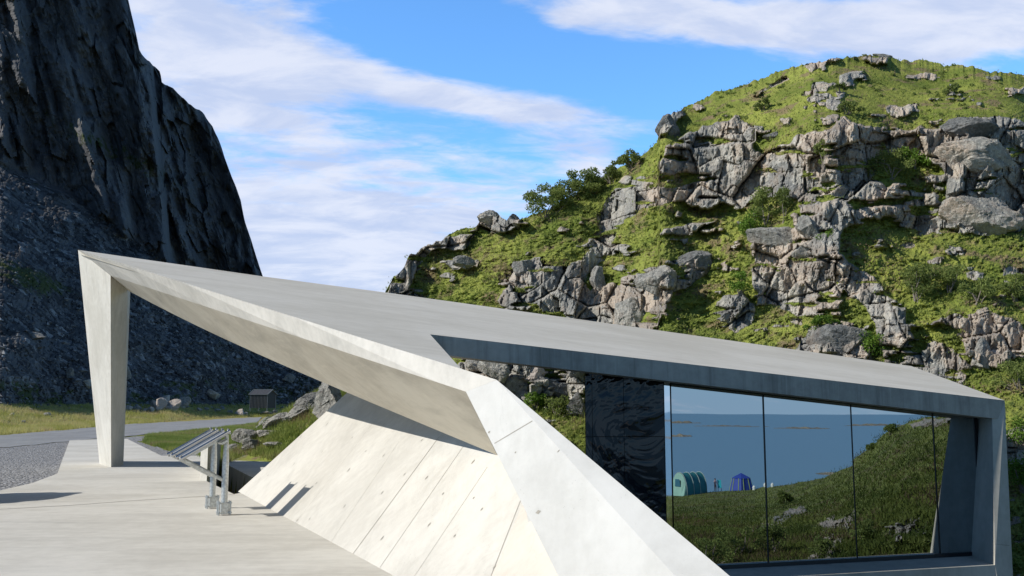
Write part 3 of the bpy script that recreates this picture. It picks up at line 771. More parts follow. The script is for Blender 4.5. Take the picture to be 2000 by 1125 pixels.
# the deck stays left of the trench, so drop the point behind it
b = MB(); b.prism(dpts, -2.4, 0.)
o = b.build('deck', M['deck'], loc=(0, 0, 0)); lab(o, kind='structure')
b = MB(); pf = [tuple(q[:2]) for q in (trench[2], flat(452, 899), flat(478, 897.5), flat(523, 901))]+[(-3.5, 29), (-1.5, 24), tuple(trench[4][:2]+np.array([.6, 1.6])), tuple(trench[3][:2])]
b.prism(pf, -2.4, 0.0); o = b.build('platform', M['deck'], loc=(0, 0, 0)); lab(o, kind='structure')
b = MB()
def gl(P, w):
    for (x0, y0), (x1, y1) in zip(P[:-1], P[1:]):
        p0, p1 = flat(x0, y0), flat(x1, y1); d = (p1-p0)/np.linalg.norm(p1-p0); s = np.array([-d[1], d[0], 0])*w/2
        b.add([p0-s+[0, 0, .004], p1-s+[0, 0, .004], p1+s+[0, 0, .004], p0+s+[0, 0, .004]], [(0, 1, 2, 3)])
gl([(-120, 1002), (0, 995), (140, 987), (260, 978), (400, 969.5), (458, 965)], .035)
lab(b.build('deck_joint', M['joint']), kind='structure')
# low upright wall at the head of the stair
w0 = flat(390, 938); w1 = flat(404, 939); w2 = flat(424, 902)+np.array([.1, 0, 0]); w3 = w2-(w1-w0)
b = MB(); b.prism([w0, w1, w2, w3], -2.3, [.86, .86, .80, .80])
o = b.build('stair_parapet', M['column'], loc=tuple(w0), bevel=.01); lab(o, 'low upright concrete wall at the dark stair opening behind the steel lecterns', 'wall')

# ------------------------------------------------------------------ terrain seen across the view: columns of sight lines
def terrain(name, X, yb, ys, D0, kfun, mat, nv=300, disp=None, smooth=0, rough=None):
    """X pixel columns; each column climbs from yb to ys; depth grows by kfun (d lnD / d elevation)"""
    v = np.linspace(0, 1, nv)[:, None]
    PX = np.broadcast_to(X[None], (nv, len(X))); PY = yb[None]*(1-v)+ys[None]*v
    e = (808-PY)/F
    K = kfun(PX, PY, e)
    de = np.diff(e, axis=0); ln = np.concatenate([np.zeros((1, len(X))), np.cumsum(de*(K[1:]+K[:-1])/2, axis=0)], 0)
    LD = np.log(D0)[None]+ln
    if rough is not None: PY = PY+rough[None]*v**70
    if smooth: LD = boxb(boxb(LD, smooth, 1), smooth, 1)
    if disp is not None: LD = LD+disp(PX, PY, LD)
    P = at(PX, PY, np.exp(LD))
    return PX, PY, LD, P
def finish_terrain(name, P, mat, attrs, back=((4, -.6), (12, -3), (40, -16)), mirror=None, loc=(0, 0, 0)):
    top = P[-1]; rows = [P]
    d = top-np.array([0, 0, EYE]); d[:, 2] = 0; d /= np.linalg.norm(d, axis=1)[:, None]
    # smooth the skyline for the back rows
    for s, dz_ in back: rows.append((top+d*s+np.array([0, 0, dz_]))[None])
    bot = P[0].copy(); bot[:, 2] -= 4; rows = [bot[None]]+rows
    A_ = np.concatenate(rows, 0); n0, n1 = A_.shape[:2]
    at_ = {k: np.concatenate([v[:1], v]+[v[-1:]]*len(back), 0) for k, v in attrs.items()}
    V = A_.reshape(-1, 3); Fc = gridfaces(np.arange(n0*n1).reshape(n0, n1))
    if mirror is not None: V = mirror(V); Fc = Fc[:, ::-1]
    return mesh(name, V, Fc, mat, smooth=False, attrs={k: v.ravel() for k, v in at_.items()})

# --- hill on the right
SK = np.array([(650, 800), (680, 740), (715, 640), (752, 571), (768, 545), (790, 525), (800, 497), (830, 482), (870, 464), (900, 449), (930, 438), (942, 422), (975, 418), (990, 430), (1020, 428), (1045, 420), (1075, 405), (1110, 385), (1150, 360), (1200, 330), (1250, 303), (1284, 280), (1289, 240), (1300, 226), (1330, 215), (1365, 196), (1400, 181), (1450, 165), (1500, 146), (1560, 129), (1590, 119), (1650, 113), (1700, 110), (1740, 113), (1800, 118), (1880, 130), (1950, 140), (2000, 146), (2300, 190), (2700, 330), (3000, 500)], float)
HX = np.concatenate([np.arange(655, 2040, 2.1), np.arange(2040, 2900, 10)])
hys = np.interp(HX, SK[:, 0], SK[:, 1])
hrough = -(fbm(HX/22, HX*0, 4, 5)-.5)*14-(fbm(HX/5, HX*0, 3, 15)-.5)*6
hyb = np.interp(HX, [655, 850, 1180, 1290, 3000], [880, 900, 900, 1140, 1140])
hD0 = np.interp(HX, [655, 850, 1180, 1290, 1600, 2000, 2900], [31.5, 30.5, 29.5, 20.5, 19.6, 18.4, 17])
ROCKS = [
 [(1280, 320), (1300, 290), (1370, 245), (1440, 232), (1480, 240), (1470, 290), (1500, 300), (1580, 262), (1640, 235), (1700, 240), (1740, 255), (1840, 255), (1850, 240), (1930, 228), (2000, 240), (2200, 250), (2200, 430), (1960, 430), (1870, 450), (1850, 400), (1840, 330), (1760, 290), (1720, 320), (1690, 360), (1600, 365), (1560, 385), (1500, 380), (1430, 405), (1370, 400), (1330, 395), (1290, 370)],
 [(1560, 380), (1690, 355), (1830, 380), (1840, 430), (1700, 425), (1650, 445), (1640, 500), (1720, 545), (1760, 590), (1790, 640), (1870, 690), (1900, 720), (1870, 760), (1800, 735), (1730, 710), (1690, 610), (1640, 560), (1620, 470), (1560, 440)],
 [(1470, 480), (1560, 440), (1620, 470), (1650, 620), (1560, 620), (1530, 600), (1480, 600), (1470, 540)],
 [(1000, 520), (1040, 510), (1120, 505), (1150, 480), (1190, 420), (1205, 490), (1150, 530), (1150, 560), (1200, 550), (1260, 530), (1330, 500), (1390, 490), (1400, 510), (1350, 560), (1310, 570), (1300, 610), (1270, 650), (1200, 640), (1120, 620), (1050, 600), (990, 600), (970, 590)],
 [(1210, 345), (1260, 345), (1340, 375), (1330, 400), (1250, 410), (1205, 440), (1185, 500), (1150, 470), (1180, 400)],
 [(925, 450), (942, 415), (985, 415), (1018, 428), (1000, 445), (940, 452)],
 [(752, 575), (765, 540), (798, 490), (850, 468), (935, 462), (920, 480), (850, 490), (812, 520), (800, 560), (862, 570), (850, 590), (760, 590)],
 [(1400, 590), (1440, 560), (1480, 600), (1470, 640), (1420, 640)],
 [(1840, 625), (1930, 600), (2010, 650), (1990, 700), (1930, 725), (1880, 680)],
 [(1590, 640), (1690, 632), (1700, 700), (1640, 705), (1550, 690), (1560, 665)],
 [(1760, 415), (1850, 420), (1850, 440), (1940, 430), (1930, 460), (1850, 470), (1760, 440)],
 [(1275, 235), (1310, 215), (1335, 222), (1320, 240), (1300, 262), (1275, 275)],
 [(1470, 185), (1530, 150), (1545, 158), (1500, 178)],
 [(1590, 118), (1560, 130), (1600, 135), (1650, 112)],
 [(1960, 840), (2000, 830), (2060, 880), (2040, 930), (1965, 900)],
 [(880, 505), (925, 500), (930, 520), (890, 525)], [(1640, 145), (1690, 140), (1700, 160), (1640, 165)], [(1730, 215), (1790, 205), (1790, 225), (1740, 235)],
 [(1520, 235), (1565, 230), (1560, 250), (1525, 250)], [(1690, 108), (1745, 106), (1740, 122), (1695, 120)], [(1960, 520), (2000, 520), (2010, 550), (1965, 555)],
 [(1300, 450), (1380, 420), (1400, 430), (1330, 470)], [(900, 700), (1150, 700), (1150, 780), (1000, 775), (930, 760)],
]
def hill_mask(PX, PY):
    wx = PX+(fbm(PX/30, PY/30, 3, 21)-.5)*34; wy = PY+(fbm(PX/30, PY/30, 3, 31)-.5)*30
    m_ = np.zeros(PX.shape)
    for P in ROCKS: m_ = np.maximum(m_, inpoly(wx, wy, P).astype(float))
    # scattered outcrops
    sc = fbm(PX/38, PY/15, 4, 77)
    sc2 = sstep(.66, .71, sc)
    m_ = np.maximum(m_, sc2*.9)
    # grassy ledges across the cliffs
    led = fbm(PX/60, PY/11, 4, 41)
    m_ = m_*(1-sstep(.64, .69, led)*.9)
    return m_
def boxb(A_, n, axis):
    if n < 1: return A_
    pad = [(0, 0), (0, 0)]; pad[axis] = (n+1, n)
    c = np.cumsum(np.pad(A_, pad, mode='edge'), axis=axis)
    hi = [slice(None)]*2; lo = [slice(None)]*2; hi[axis] = slice(2*n+1, None); lo[axis] = slice(0, -(2*n+1))
    return (c[tuple(hi)]-c[tuple(lo)])/(2*n+1)
def hill_k(PX, PY, e):
    m_ = hill_mask(PX, PY)
    m_ = boxb(boxb(boxb(m_, 50, 1), 50, 1), 5, 0)
    m_ = np.clip(m_*1.35, 0, 1)
    # slope of turf
    sl = .62+.10*(fbm(PX/80, PY/60, 3, 9)-.5)
    topm = sstep(330, 130, PY)*sstep(1250, 1500, PX)
    sl = sl-.06*topm
    sl = np.where(PY > 780, .40, sl)
    kg = 1/np.maximum(sl-e, .20)
    kr = 1/np.maximum(3.2-e, .3)
    return kg*(1-m_)+kr*m_
def hill_disp(PX, PY, LD):
    m_ = blur(hill_mask(PX, PY), 1)
    out = 0
    wx = PX+(fbm(PX/40, PY/40, 4, 51)-.5)*10+(PY-400)*.12; wy = PY+(fbm(PX/40, PY/40, 4, 61)-.5)*9
    for (sx, sy, amp, sd, tl) in ((104, 96, .021, 1, 1.1), (40, 62, .012, 11, 1.2), (13, 26, .0034, 21, 1.2)):
        f1, f2, r1, r2, r3, ox, oy = cells(wx/sx, wy/sy, sd, .72)
        out = out+amp*((r1-.5)*1.6+tl*(ox*(r2-.5)*2+oy*(r3-.35)*1.6))+amp*.38*np.exp(-((f2-f1)/.04)**2)
    topq = sstep(330, 180, PY)*sstep(1250, 1450, PX); grassd = 0
    rockd = out+.012*(fbm(PX/9, PY/22, 5, 71, .6)-.5)
    f1, f2, r1, r2, r3, ox, oy = cells(PX/30, PY/14, 91)
    grassd = (fbm(PX/30, PY/14, 5, 81)-.5)*.022+(fbm(PX/7, PY/4, 3, 85)-.5)*.012
    return rockd*m_+grassd*(1-.75*topq)*(1-m_)-.012*m_
HPX, HPY, HLD, HP = terrain('hill', HX, hyb, hys, hD0, hill_k, None, nv=430, disp=hill_disp, smooth=10, rough=hrough)
hm = hill_mask(HPX, HPY)
f1, f2, r1, r2, r3, _, _ = cells(HPX/30, HPY/40, 11)
tone = np.clip(r2*.7+(1-np.exp(-((f2-f1)/.05)**2))*.3, 0, 1)
lab(finish_terrain('hill', HP, M['hill'], {'rock': blur(hm, 1), 'tone': tone}), kind='structure')
def hill_at(x, y):
    i = int(np.argmin(abs(HX-x))); j = int(np.argmin(abs(HPY[:, i]-y))); return HP[j, i].copy()

# --- dark mountain on the left
SM = np.array([(-2700, 700), (-2300, 200), (-1900, -400), (-1300, -900), (-700, -900), (-200, -700), (100, -330), (200, -120), (250, 0), (262, 50), (272, 98), (285, 112), (313, 138), (316, 158), (345, 180), (375, 205), (400, 225), (415, 245), (428, 275), (440, 310), (455, 350), (470, 390), (478, 430), (490, 465), (500, 500), (512, 537), (530, 600), (570, 680), (640, 735), (700, 765), (760, 785)], float)
MX = np.concatenate([np.arange(-2700, -60, 26), np.arange(-60, 770, 2.2)])
mys = np.interp(MX, SM[:, 0], SM[:, 1])-(fbm(MX/14, MX*0, 4, 2)-.5)*9
myb = np.interp(MX, [-2700, 0, 200, 300, 420, 500, 770], [840, 838, 834, 825, 818, 814, 812])
mD0 = np.interp(MX, [-2700, -1800, -600, 0, 244, 350, 420, 512, 770], [72, 72, 72, 74, 104, 118, 132, 150, 176])
myb = 808+(EYE-(.012*(mD0-56)-.06)+.12)/mD0*F
def scree_m(PX, PY):
    bd = np.interp(PX, [-3000, -400, 0, 100, 200, 300, 420, 520, 600, 770], [300, 250, 315, 365, 430, 490, 560, 640, 700, 760])
    bd = bd+(fbm(PX/50, PX*0+2, 3, 12)-.5)*34
    return sstep(-6, 8, PY-bd)
def m_k(PX, PY, e):
    s = scree_m(PX, PY)
    sl = .62-.54*sstep(778, 797, PY); ks = 1/np.maximum(sl-e, .09); kc = 1/np.maximum(2.6-e, .4)
    return ks*s+kc*(1-s)
def m_disp(PX, PY, LD):
    s = scree_m(PX, PY)
    u = PX-(PY-300)*.30
    rib = (fbm(u/60, PY/260, 3, 31)-.5)*.09+(fbm(u/16, PY/70, 4, 33)-.5)*.035+(fbm(PX/12, PY/12, 4, 37)-.5)*.012
    rib = rib+sstep(285, 300, PX-(PY-120)*.10)*.10*(1-s)       # second ridge stands further back
    f1, f2, r1, r2, r3, ox, oy = cells(u/20, PY/60, 5)
    rib = rib+(r1-.5)*.018
    f1, f2, r1, r2, r3, ox, oy = cells(PX/7, PY/5, 15)
    sc = (fbm(PX/140, PY/120, 3, 41)-.5)*.09+(r1-.5)*.004-(.5-f1)*.004
    return rib*(1-s)+sc*s
MPX, MPY, MLD, MP = terrain('mountain', MX, myb, mys, mD0, m_k, None, nv=420, disp=m_disp)
sm = scree_m(MPX, MPY)
gm = np.exp(-(((MPX-230)-(MPY-300)*.9)/170)**2-((MPY-300-(MPX-230)*.45)/45)**2)*.5
gm = np.maximum(gm, .62*np.exp(-((MPX-60)/130)**2-((MPY-(545+(MPX-60)*.35))/42)**2))
gm = np.maximum(gm, .55*sstep(690, 760, MPY)*(fbm(MPX/60, MPY/30, 3, 4) > .5))
gm = np.maximum(gm, .35*(fbm(MPX/70, MPY/90, 4, 14) > .6))
gm = np.maximum(gm, sstep(785, 797, MPY)); gm = np.where(MPX < -60, .2, gm)
lab(finish_terrain('mountain', MP, M['mountain'], {'scree': sm, 'green': blur(gm, 3), 'turf': sstep(790, 800, MPY+(fbm(MPX/25, MPY/10, 3, 7)-.5)*24)}, back=((20, -3), (60, -30), (140, -120))), kind='structure')
def mtn_at(x, y):
    i = int(np.argmin(abs(MX-x))); j = int(np.argmin(abs(MPY[:, i]-y))); return MP[j, i].copy()
# loose stones on the scree (uncountable)
rng = np.random.default_rng(5)
def stones(name, pts, sizes, mat, seed):
    r = np.random.default_rng(seed); n = len(pts)
    base = np.array([(1, 0, 0), (-1, 0, 0), (0, 1, 0), (0, -1, 0), (0, 0, 1), (0, 0, -1), (.6, .6, .6), (-.6, -.6, .5)], float)
    base = base[:6]; fc = np.array([(0, 2, 4), (2, 1, 4), (1, 3, 4), (3, 0, 4), (2, 0, 5), (1, 2, 5), (3, 1, 5), (0, 3, 5)])
    V = base[None]*r.uniform(.5, 1.2, (n, 6, 1))+r.normal(0, .12, (n, 6, 3))
    a = r.uniform(0, 6.28, n); c, s = np.cos(a), np.sin(a)
    Vx = V[..., 0]*c[:, None]-V[..., 1]*s[:, None]; Vy = V[..., 0]*s[:, None]+V[..., 1]*c[:, None]
    V = np.stack([Vx, Vy, V[..., 2]*.7], -1)*sizes[:, None, None]+pts[:, None]
    Fc = (fc[None]+np.arange(n)[:, None, None]*6).reshape(-1, 3)
    return mesh(name, V.reshape(-1, 3), Fc, mat)
m, t, p = newmat('scree_stone'); 
c_ = t.mix(t.ramp(t.noise(obj_vec(t), .7, 3, .7), .35, .68), (.04, .042, .045), (.27, .275, .28)); t.l.new(c_, p.inputs['Base Color']); p.inputs['Roughness'].default_value = .95; M['stone'] = m
ii = rng.integers(0, len(MX), 40000); jj = rng.integers(5, 415, 40000)
ok = (sm[jj, ii] > .7) & (MPY[jj, ii] < 800) & (MPX[jj, ii] > -60) & (rng.uniform(0, 1, 40000) < .35+.65*(MPY[jj, ii] > 600))
pts = MP[jj[ok], ii[ok]]; sz = rng.lognormal(-1.75, .6, len(pts)); sz = np.clip(sz*.75, .05, .8)*np.where(rng.uniform(0, 1, len(pts)) < .035, 2.6, 1.)
lab(stones('scree_stones', pts, sz, M['stone'], 3), 'loose grey stones covering the shaded scree slope below the dark mountain', 'stones', kind='stuff')

# --- headland and meadow seen mirrored in the windows
gp = FR0+nin*SB
def mirror(V):
    V = np.asarray(V, float); d = (V-gp)@nin; return V-2*d[..., None]*nin
SR = np.array([(900, 975), (1250, 972), (1316, 969), (1345, 966), (1400, 960), (1440, 957), (1480, 955), (1498, 950), (1540, 945), (1600, 933), (1655, 910), (1690, 890), (1715, 872), (1735, 850), (1760, 836), (1788, 824), (1830, 814), (1870, 806), (1960, 780), (2100, 740), (2500, 640), (2900, 640)], float)
RX = np.concatenate([np.arange(900, 1290, 12), np.arange(1290, 1930, 2.2), np.arange(1930, 2900, 16)])
rys = np.interp(RX, SR[:, 0], SR[:, 1])-(fbm(RX/16, RX*0, 4, 3)-.5)*5*sstep(1400, 1600, RX)
ryb = np.full(len(RX), 1150.); rD0 = np.full(len(RX), 20.)
def r_k(PX, PY, e):
    total = np.interp(PX, [900, 1316, 1480, 1600, 1715, 1870, 2200, 2900], [1.42, 1.42, 1.42, 1.25, 1.05, .80, .7, .7])
    top = np.interp(PX, SR[:, 0], SR[:, 1]); span = (1150-top)/F
    w = .35+1.3*sstep(1150, top, PY)        # flatter towards the crest
    return total/span*w
rockR = [[(1570, 1095), (1600, 1050), (1635, 1045), (1640, 1090), (1600, 1100)], [(1740, 1030), (1800, 1005), (1815, 1040), (1760, 1060)], [(1460, 1040), (1520, 1000), (1560, 985), (1565, 995), (1500, 1030)], [(1600, 1015), (1660, 1000), (1655, 1030), (1600, 1035)], [(1790, 830), (1860, 812), (1862, 822), (1800, 840)]]
def r_mask(PX, PY):
    wx = PX+(fbm(PX/20, PY/20, 3, 21)-.5)*30; wy = PY+(fbm(PX/20, PY/20, 3, 31)-.5)*26
    m_ = np.zeros(PX.shape)
    for P in rockR: m_ = np.maximum(m_, inpoly(wx, wy, P).astype(float))
    return m_
def r_disp(PX, PY, LD):
    m_ = blur(r_mask(PX, PY), 1)
    f1, f2, r1, r2, r3, ox, oy = cells((PX+PY*.4)/26+fbm(PX/20, PY/20, 3, 1), PY/20+fbm(PX/18, PY/18, 3, 2), 5)
    hillm = sstep(1450, 1600, PX)
    return m_*((r1-.5)*.05+.05*(oy*r2+ox*(r3-.5))+.06*(fbm(PX/14, PY/12, 4, 18)-.5))+(1-m_)*((fbm(PX/30, PY/12, 4, 8)-.5)*.06*(.2+hillm)+(fbm(PX/6, PY/4, 3, 9)-.5)*.02*hillm)
RPX, RPY, RLD, RP = terrain('headland', RX, ryb, rys, rD0, r_k, None, nv=240, disp=r_disp)
m, t, p = newmat('meadow_turf'); v = obj_vec(t); rk, hr = rock_nodes(t, v, None, .9); gr, hg = grass_nodes(t, v, .8)
red = t.mix(t.ramp(t.math('ADD', t.attr('path'), t.math('SUBTRACT', t.noise(v, .5, 5, .7), .5)), .35, .55), gr, (.24, .12, .06))
rk = t.mix(1., rk, (.6, .6, .6), 'MULTIPLY'); red = t.mix(1., red, (.62, .66, .6), 'MULTIPLY'); t.l.new(t.mix(t.ramp(t.attr('rock'), .3, .6), red, rk), p.inputs['Base Color']); p.inputs['Roughness'].default_value = .95
t.l.new(t.bump(hg, .8, .2), p.inputs['Normal']); M['meadow'] = m
pth = np.exp(-((RPX-1360)/55)**2-((RPY-(1018+(RPX-1360)*.12))/9)**2)
lab(finish_terrain('headland', RP, M['meadow'], {'rock': r_mask(RPX, RPY), 'path': pth}, mirror=mirror, back=((6, -1.), (20, -6), (30, -14))), kind='structure')
def head_at(x, y):
    i = int(np.argmin(abs(RX-x))); j = int(np.argmin(abs(RPY[:, i]-y))); return RP[j, i].copy()
# sea
SEA = -10.5
lab(mesh('sea', [(-15000, -15000, SEA), (15000, -15000, SEA), (15000, 15000, SEA), (-15000, 15000, SEA)], [(0, 1, 2, 3)], M['sea']), kind='structure')
# low skerries out in the sea
M['skerry'] = simple('skerry_rock', (.17, .15, .11), .95, 0, .4, .4)
def skerry(x0, x1, yb_, h, seed, label):
    D = (EYE-SEA)*F/(yb_-808); n = 60
    xs = np.linspace(x0, x1, n); s = np.sin(np.linspace(0, np.pi, n))**.6
    hh = h/F*D*s*(.05+.9*np.clip(fbm(xs/9, xs*0+seed*3.1, 5, seed, .7)*2.2-.6, 0, 1.5)); dp = D*.02*s+2
    V = []
    for i in range(n):
        p = at(xs[i], 808., D); p[2] = SEA
        for q, zz in ((-1., -.4), (-.4, .8), (.1, 1.), (.6, .6), (1, -.4)): V.append([p[0], p[1]+q*dp[i], SEA+(hh[i]*zz if zz > 0 else -.5)])
    fc = gridfaces(np.arange(n*5).reshape(n, 5))[:, ::-1]
    V = mirror(np.array(V)); o = mesh('skerry', V, fc, M['skerry'], loc=tuple(V.mean(0))); return lab(o, label, 'islet', 'low skerries out in the sea')
for a_ in ((1290, 1376, 827, 6, 1, 'low rocky islet mirrored highest at the left end of the glass'), (1360, 1492, 832.5, 3, 2, 'long thin islet mirrored above the green tent'),
           (1290, 1358, 851, 7, 3, 'dark near islet mirrored just above the pale tunnel tent'), (1498, 1608, 836, 4.5, 4, 'long flat skerry mirrored at the top of the second pane'),
           (1635, 1790, 831, 5, 5, 'pale long skerry mirrored beside the headland top'), (1580, 1650, 924, 5, 6, 'reddish rock spit mirrored low beside the headland slope')):
    skerry(*a_)

# ------------------------------------------------------------------ camp on the meadow (built in mirrored space)
def rel(o_): return o_
def vmesh(name, V, Fc, mat, parent, smooth=False):
    V = mirror(np.array(V, float)); Fc = [tuple(f[::-1]) for f in Fc]
    return mesh(name, V, Fc, mat, parent, smooth)
def cloth(name, c): return simple(name, c, .7, 0, .08, 3)
M['tentpale'] = cloth('pale_green_canvas', (.24, .42, .34)); M['tentteal'] = cloth('teal_canvas', (.02, .17, .18)); M['tentnavy'] = cloth('dark_teal_window', (.02, .12, .18))
M['tentblue'] = cloth('blue_canvas', (.02, .055, .30)); M['tentyel'] = cloth('yellow_green_trim', (.25, .33, .12)); M['white'] = cloth('white_plastic', (.75, .75, .68)); M['teal'] = cloth('turquoise_cloth', (.05, .55, .58))
M['hoop'] = cloth('pale_pole_sleeve', (.35, .42, .38))
tb = head_at(1350, 967); Dt = tb[1]; pxm = Dt/F           # metres per photo pixel there
te = empty('tunnel_tent', tuple(mirror(tb)), 'pale green and teal tunnel tent with dark window standing on the meadow', 'tent')
ax = np.array([.80, .60, 0]); sd_ = np.array([-.60, .80, 0]); Wt = 17*pxm*1.25; Ht = 43*pxm; org = tb+np.array([-17*pxm, 0, 0]); org[2] = at(1335, 968, Dt)[2]
def arch(s, sc=1., n=13, shift=0):
    P = []
    for i in range(n):
        a = math.pi*i/(n-1); P.append(org+ax*(s)+sd_*(-math.cos(a)*Wt*sc*.9)+np.array([0, 0, Ht*sc*math.sin(a)**.75]))
    return P
Lt_ = 44*pxm*1.3
secs = [0, .33, .66, 1.]
V = []; 
for s in np.linspace(0, 1, 10): V += arch(s*Lt_, 1-.025*abs(math.sin(s*math.pi*3)))
Fc = [(i*13+j, (i+1)*13+j, (i+1)*13+j+1, i*13+j+1) for i in range(9) for j in range(12)]
vmesh('tent_body', V, Fc, M['tentteal'], te, True)
a0 = arch(0.0); low_ = [org-ax*.35*Wt+sd_*(q*Wt*.9) for q in (-.95, -.5, 0, .5, .95)]
V = a0+low_; Fc = [(0, 1, 2, 13), (2, 3, 4, 14, 13), (4, 5, 6, 7, 8, 15, 14), (8, 9, 10, 16, 15), (10, 11, 12, 17, 16)]
vmesh('tent_end', V, Fc, M['tentpale'], te)
c0 = org-ax*.20*Wt; wv = [c0+sd_*q*Wt+np.array([0, 0, z*Ht])-ax*(.04+.0) for q, z in ((-.35, .42), (.30, .42), (.25, .74), (-.25, .74))]
vmesh('tent_window', wv, [(0, 1, 2, 3)], M['tentnavy'], te)
for s in (0.02, .36, .68, .99):
    b = MB(); A0 = arch(s*Lt_, 1.02)
    for q in range(12): b.tube(A0[q], A0[q+1], .028, n=6)
    vmesh('tent_hoop', b.v, b.f, M['hoop'], te)
# blue tent
bt = head_at(1452, 957); Db = bt[1]; pm = Db/F; bt[2] = at(1452, 958, Db)[2]
tt_ = empty('dome_tent', tuple(mirror(bt)), 'blue six-sided tent with yellow-green seams standing on the meadow edge', 'tent')
def ring(r, z, n=6, off=.3): return [bt+np.array([math.cos(2*math.pi*i/n+off)*r, math.sin(2*math.pi*i/n+off)*r, z]) for i in range(n)]
r0, r1_ = ring(25*pm, 0), ring(18.5*pm, 24*pm); pk = [bt+np.array([0, 0, 33*pm])]
V = r0+r1_; Fc = [(i, (i+1) % 6, 6+(i+1) % 6, 6+i) for i in range(6)]
vmesh('tent_wall', V, Fc, M['tentblue'], tt_); vmesh('tent_roof', [q for q in ring(19.5*pm, 23.5*pm)]+pk, [(i, (i+1) % 6, 6) for i in range(6)], M['tentblue'], tt_)
for i in range(6):
    for (u0, u1) in ((.22, .22), (.75, .75)):
        b = MB(); p0 = lerp(r0[i], r0[(i+1) % 6], u0); p1 = lerp(r1_[i], r1_[(i+1) % 6], u1); b.tube(p0, p1, .035, n=6); vmesh('seam_strip', b.v, b.f, M['tentyel'], tt_)
# people and small things
def person(px, py, hpx, label, top, legs):
    p0 = head_at(px, py); D = p0[1]; H = hpx*D/F; p0[2] = at(px, py, D)[2]
    J = {'pelvis': (0, 0, .50, .085), 'belly': (0, 0, .60, .085), 'chest': (0, -.01, .72, .10), 'neck': (0, 0, .83, .035), 'head': (0, .01, .88, .05), 'crown': (0, .01, .95, .055),
         'shl': (-.11, 0, .79, .04), 'ell': (-.15, .03, .64, .028), 'hal': (-.12, .10, .52, .02), 'shr': (.11, 0, .79, .04), 'elr': (.16, .03, .65, .028), 'har': (.14, .12, .56, .02),
         'hil': (-.055, 0, .48, .06), 'knl': (-.07, .02, .27, .042), 'anl': (-.07, 0, .04, .026), 'tol': (-.075, .08, .015, .02), 'hir': (.055, 0, .48, .06), 'knr': (.07, .02, .27, .042), 'anr': (.07, 0, .04, .026), 'tor': (.075, .08, .015, .02)}
    E_s = [('pelvis', 'belly'), ('belly', 'chest'), ('chest', 'neck'), ('neck', 'head'), ('head', 'crown'), ('chest', 'shl'), ('shl', 'ell'), ('ell', 'hal'), ('chest', 'shr'), ('shr', 'elr'), ('elr', 'har'), ('pelvis', 'hil'), ('hil', 'knl'), ('knl', 'anl'), ('anl', 'tol'), ('pelvis', 'hir'), ('hir', 'knr'), ('knr', 'anr'), ('anr', 'tor')]
    ks = list(J); me = bpy.data.meshes.new('person'); me.from_pydata([(J[k][0]*H, J[k][1]*H, J[k][2]*H) for k in ks], [(ks.index(a), ks.index(c)) for a, c in E_s], []); me.update()
    o = bpy.data.objects.new('person', me); COL.objects.link(o); w = mirror(p0); o.location = tuple(w)
    sk = o.modifiers.new('skin', 'SKIN')
    for i, k in enumerate(ks): me.skin_vertices[0].data[i].radius = (J[k][3]*H*.9,)*2
    me.skin_vertices[0].data[0].use_root = True
    su = o.modifiers.new('sub', 'SUBSURF'); su.levels = 2; su.render_levels = 2
    m, t, p = newmat('person_clothes'); z = t.new('ShaderNodeSeparateXYZ'); t.l.new(obj_vec(t), z.inputs[0]); zz = z.outputs[2]
    c = t.mix(t.ramp(zz, .50*H, .52*H), legs, top); c = t.mix(t.ramp(zz, .82*H, .83*H), c, (.45, .25, .18)); c = t.mix(t.ramp(zz, .05*H, .3*H, 1, 0), c, (.42, .22, .16))
    t.l.new(c, p.inputs['Base Color']); me.materials.append(m)
    # hair cap
    b = MB(); V, Fh = rockverts(3, 1, 3, (.062*H, .062*H, .06*H), .01); V = V+np.array([0, -.012*H, .955*H])
    hp = mesh('hair', V, Fh, simple('dark_hair', (.03, .02, .015), .8), None, True, world=False); hp.parent = o
    return lab(o, label, 'person')
SC_DUMMY = None
try:
    bpy.context.view_layer.update()
    def skinlayer(me): return me
    _orig = person
    import bmesh
    def person(px, py, hpx, label, top, legs):
        # skin layer has to exist before radii are set
        return _orig(px, py, hpx, label, top, legs)
    person(1403, 959, 24, 'person in a pale pink top standing with back turned between the two tents', (.62, .38, .36), (.45, .22, .2))
except Exception as ex:
    print('person failed', ex)
p0 = head_at(1411, 958); D = p0[1]; pm2 = D/F; b = MB(); cc = np.array(p0); cc[2] = at(1411, 958, D)[2]
fc_ = empty('folding_chair', tuple(mirror(cc)), 'turquoise folding camp chair beside the person in pink', 'chair')
b = MB(); b.box(cc+np.array([0, 0, 6*pm2]), (7*pm2, 6*pm2, .06)); vmesh('seat', b.v, b.f, M['teal'], fc_)
b = MB(); b.box(cc+np.array([0, 3*pm2, 13*pm2]), (7*pm2, .05, 14*pm2), Matrix.Rotation(-.15, 3, 'X')); vmesh('backrest', b.v, b.f, M['teal'], fc_)
for sx in (-1, 1):
    for sy in (-1, 1):
        b = MB(); b.tube(cc+np.array([sx*3.2*pm2, sy*2.8*pm2, 0]), cc+np.array([sx*3.2*pm2, -sy*2.2*pm2, 6*pm2]), .02, n=6); vmesh('leg', b.v, b.f, M['steel'], fc_)
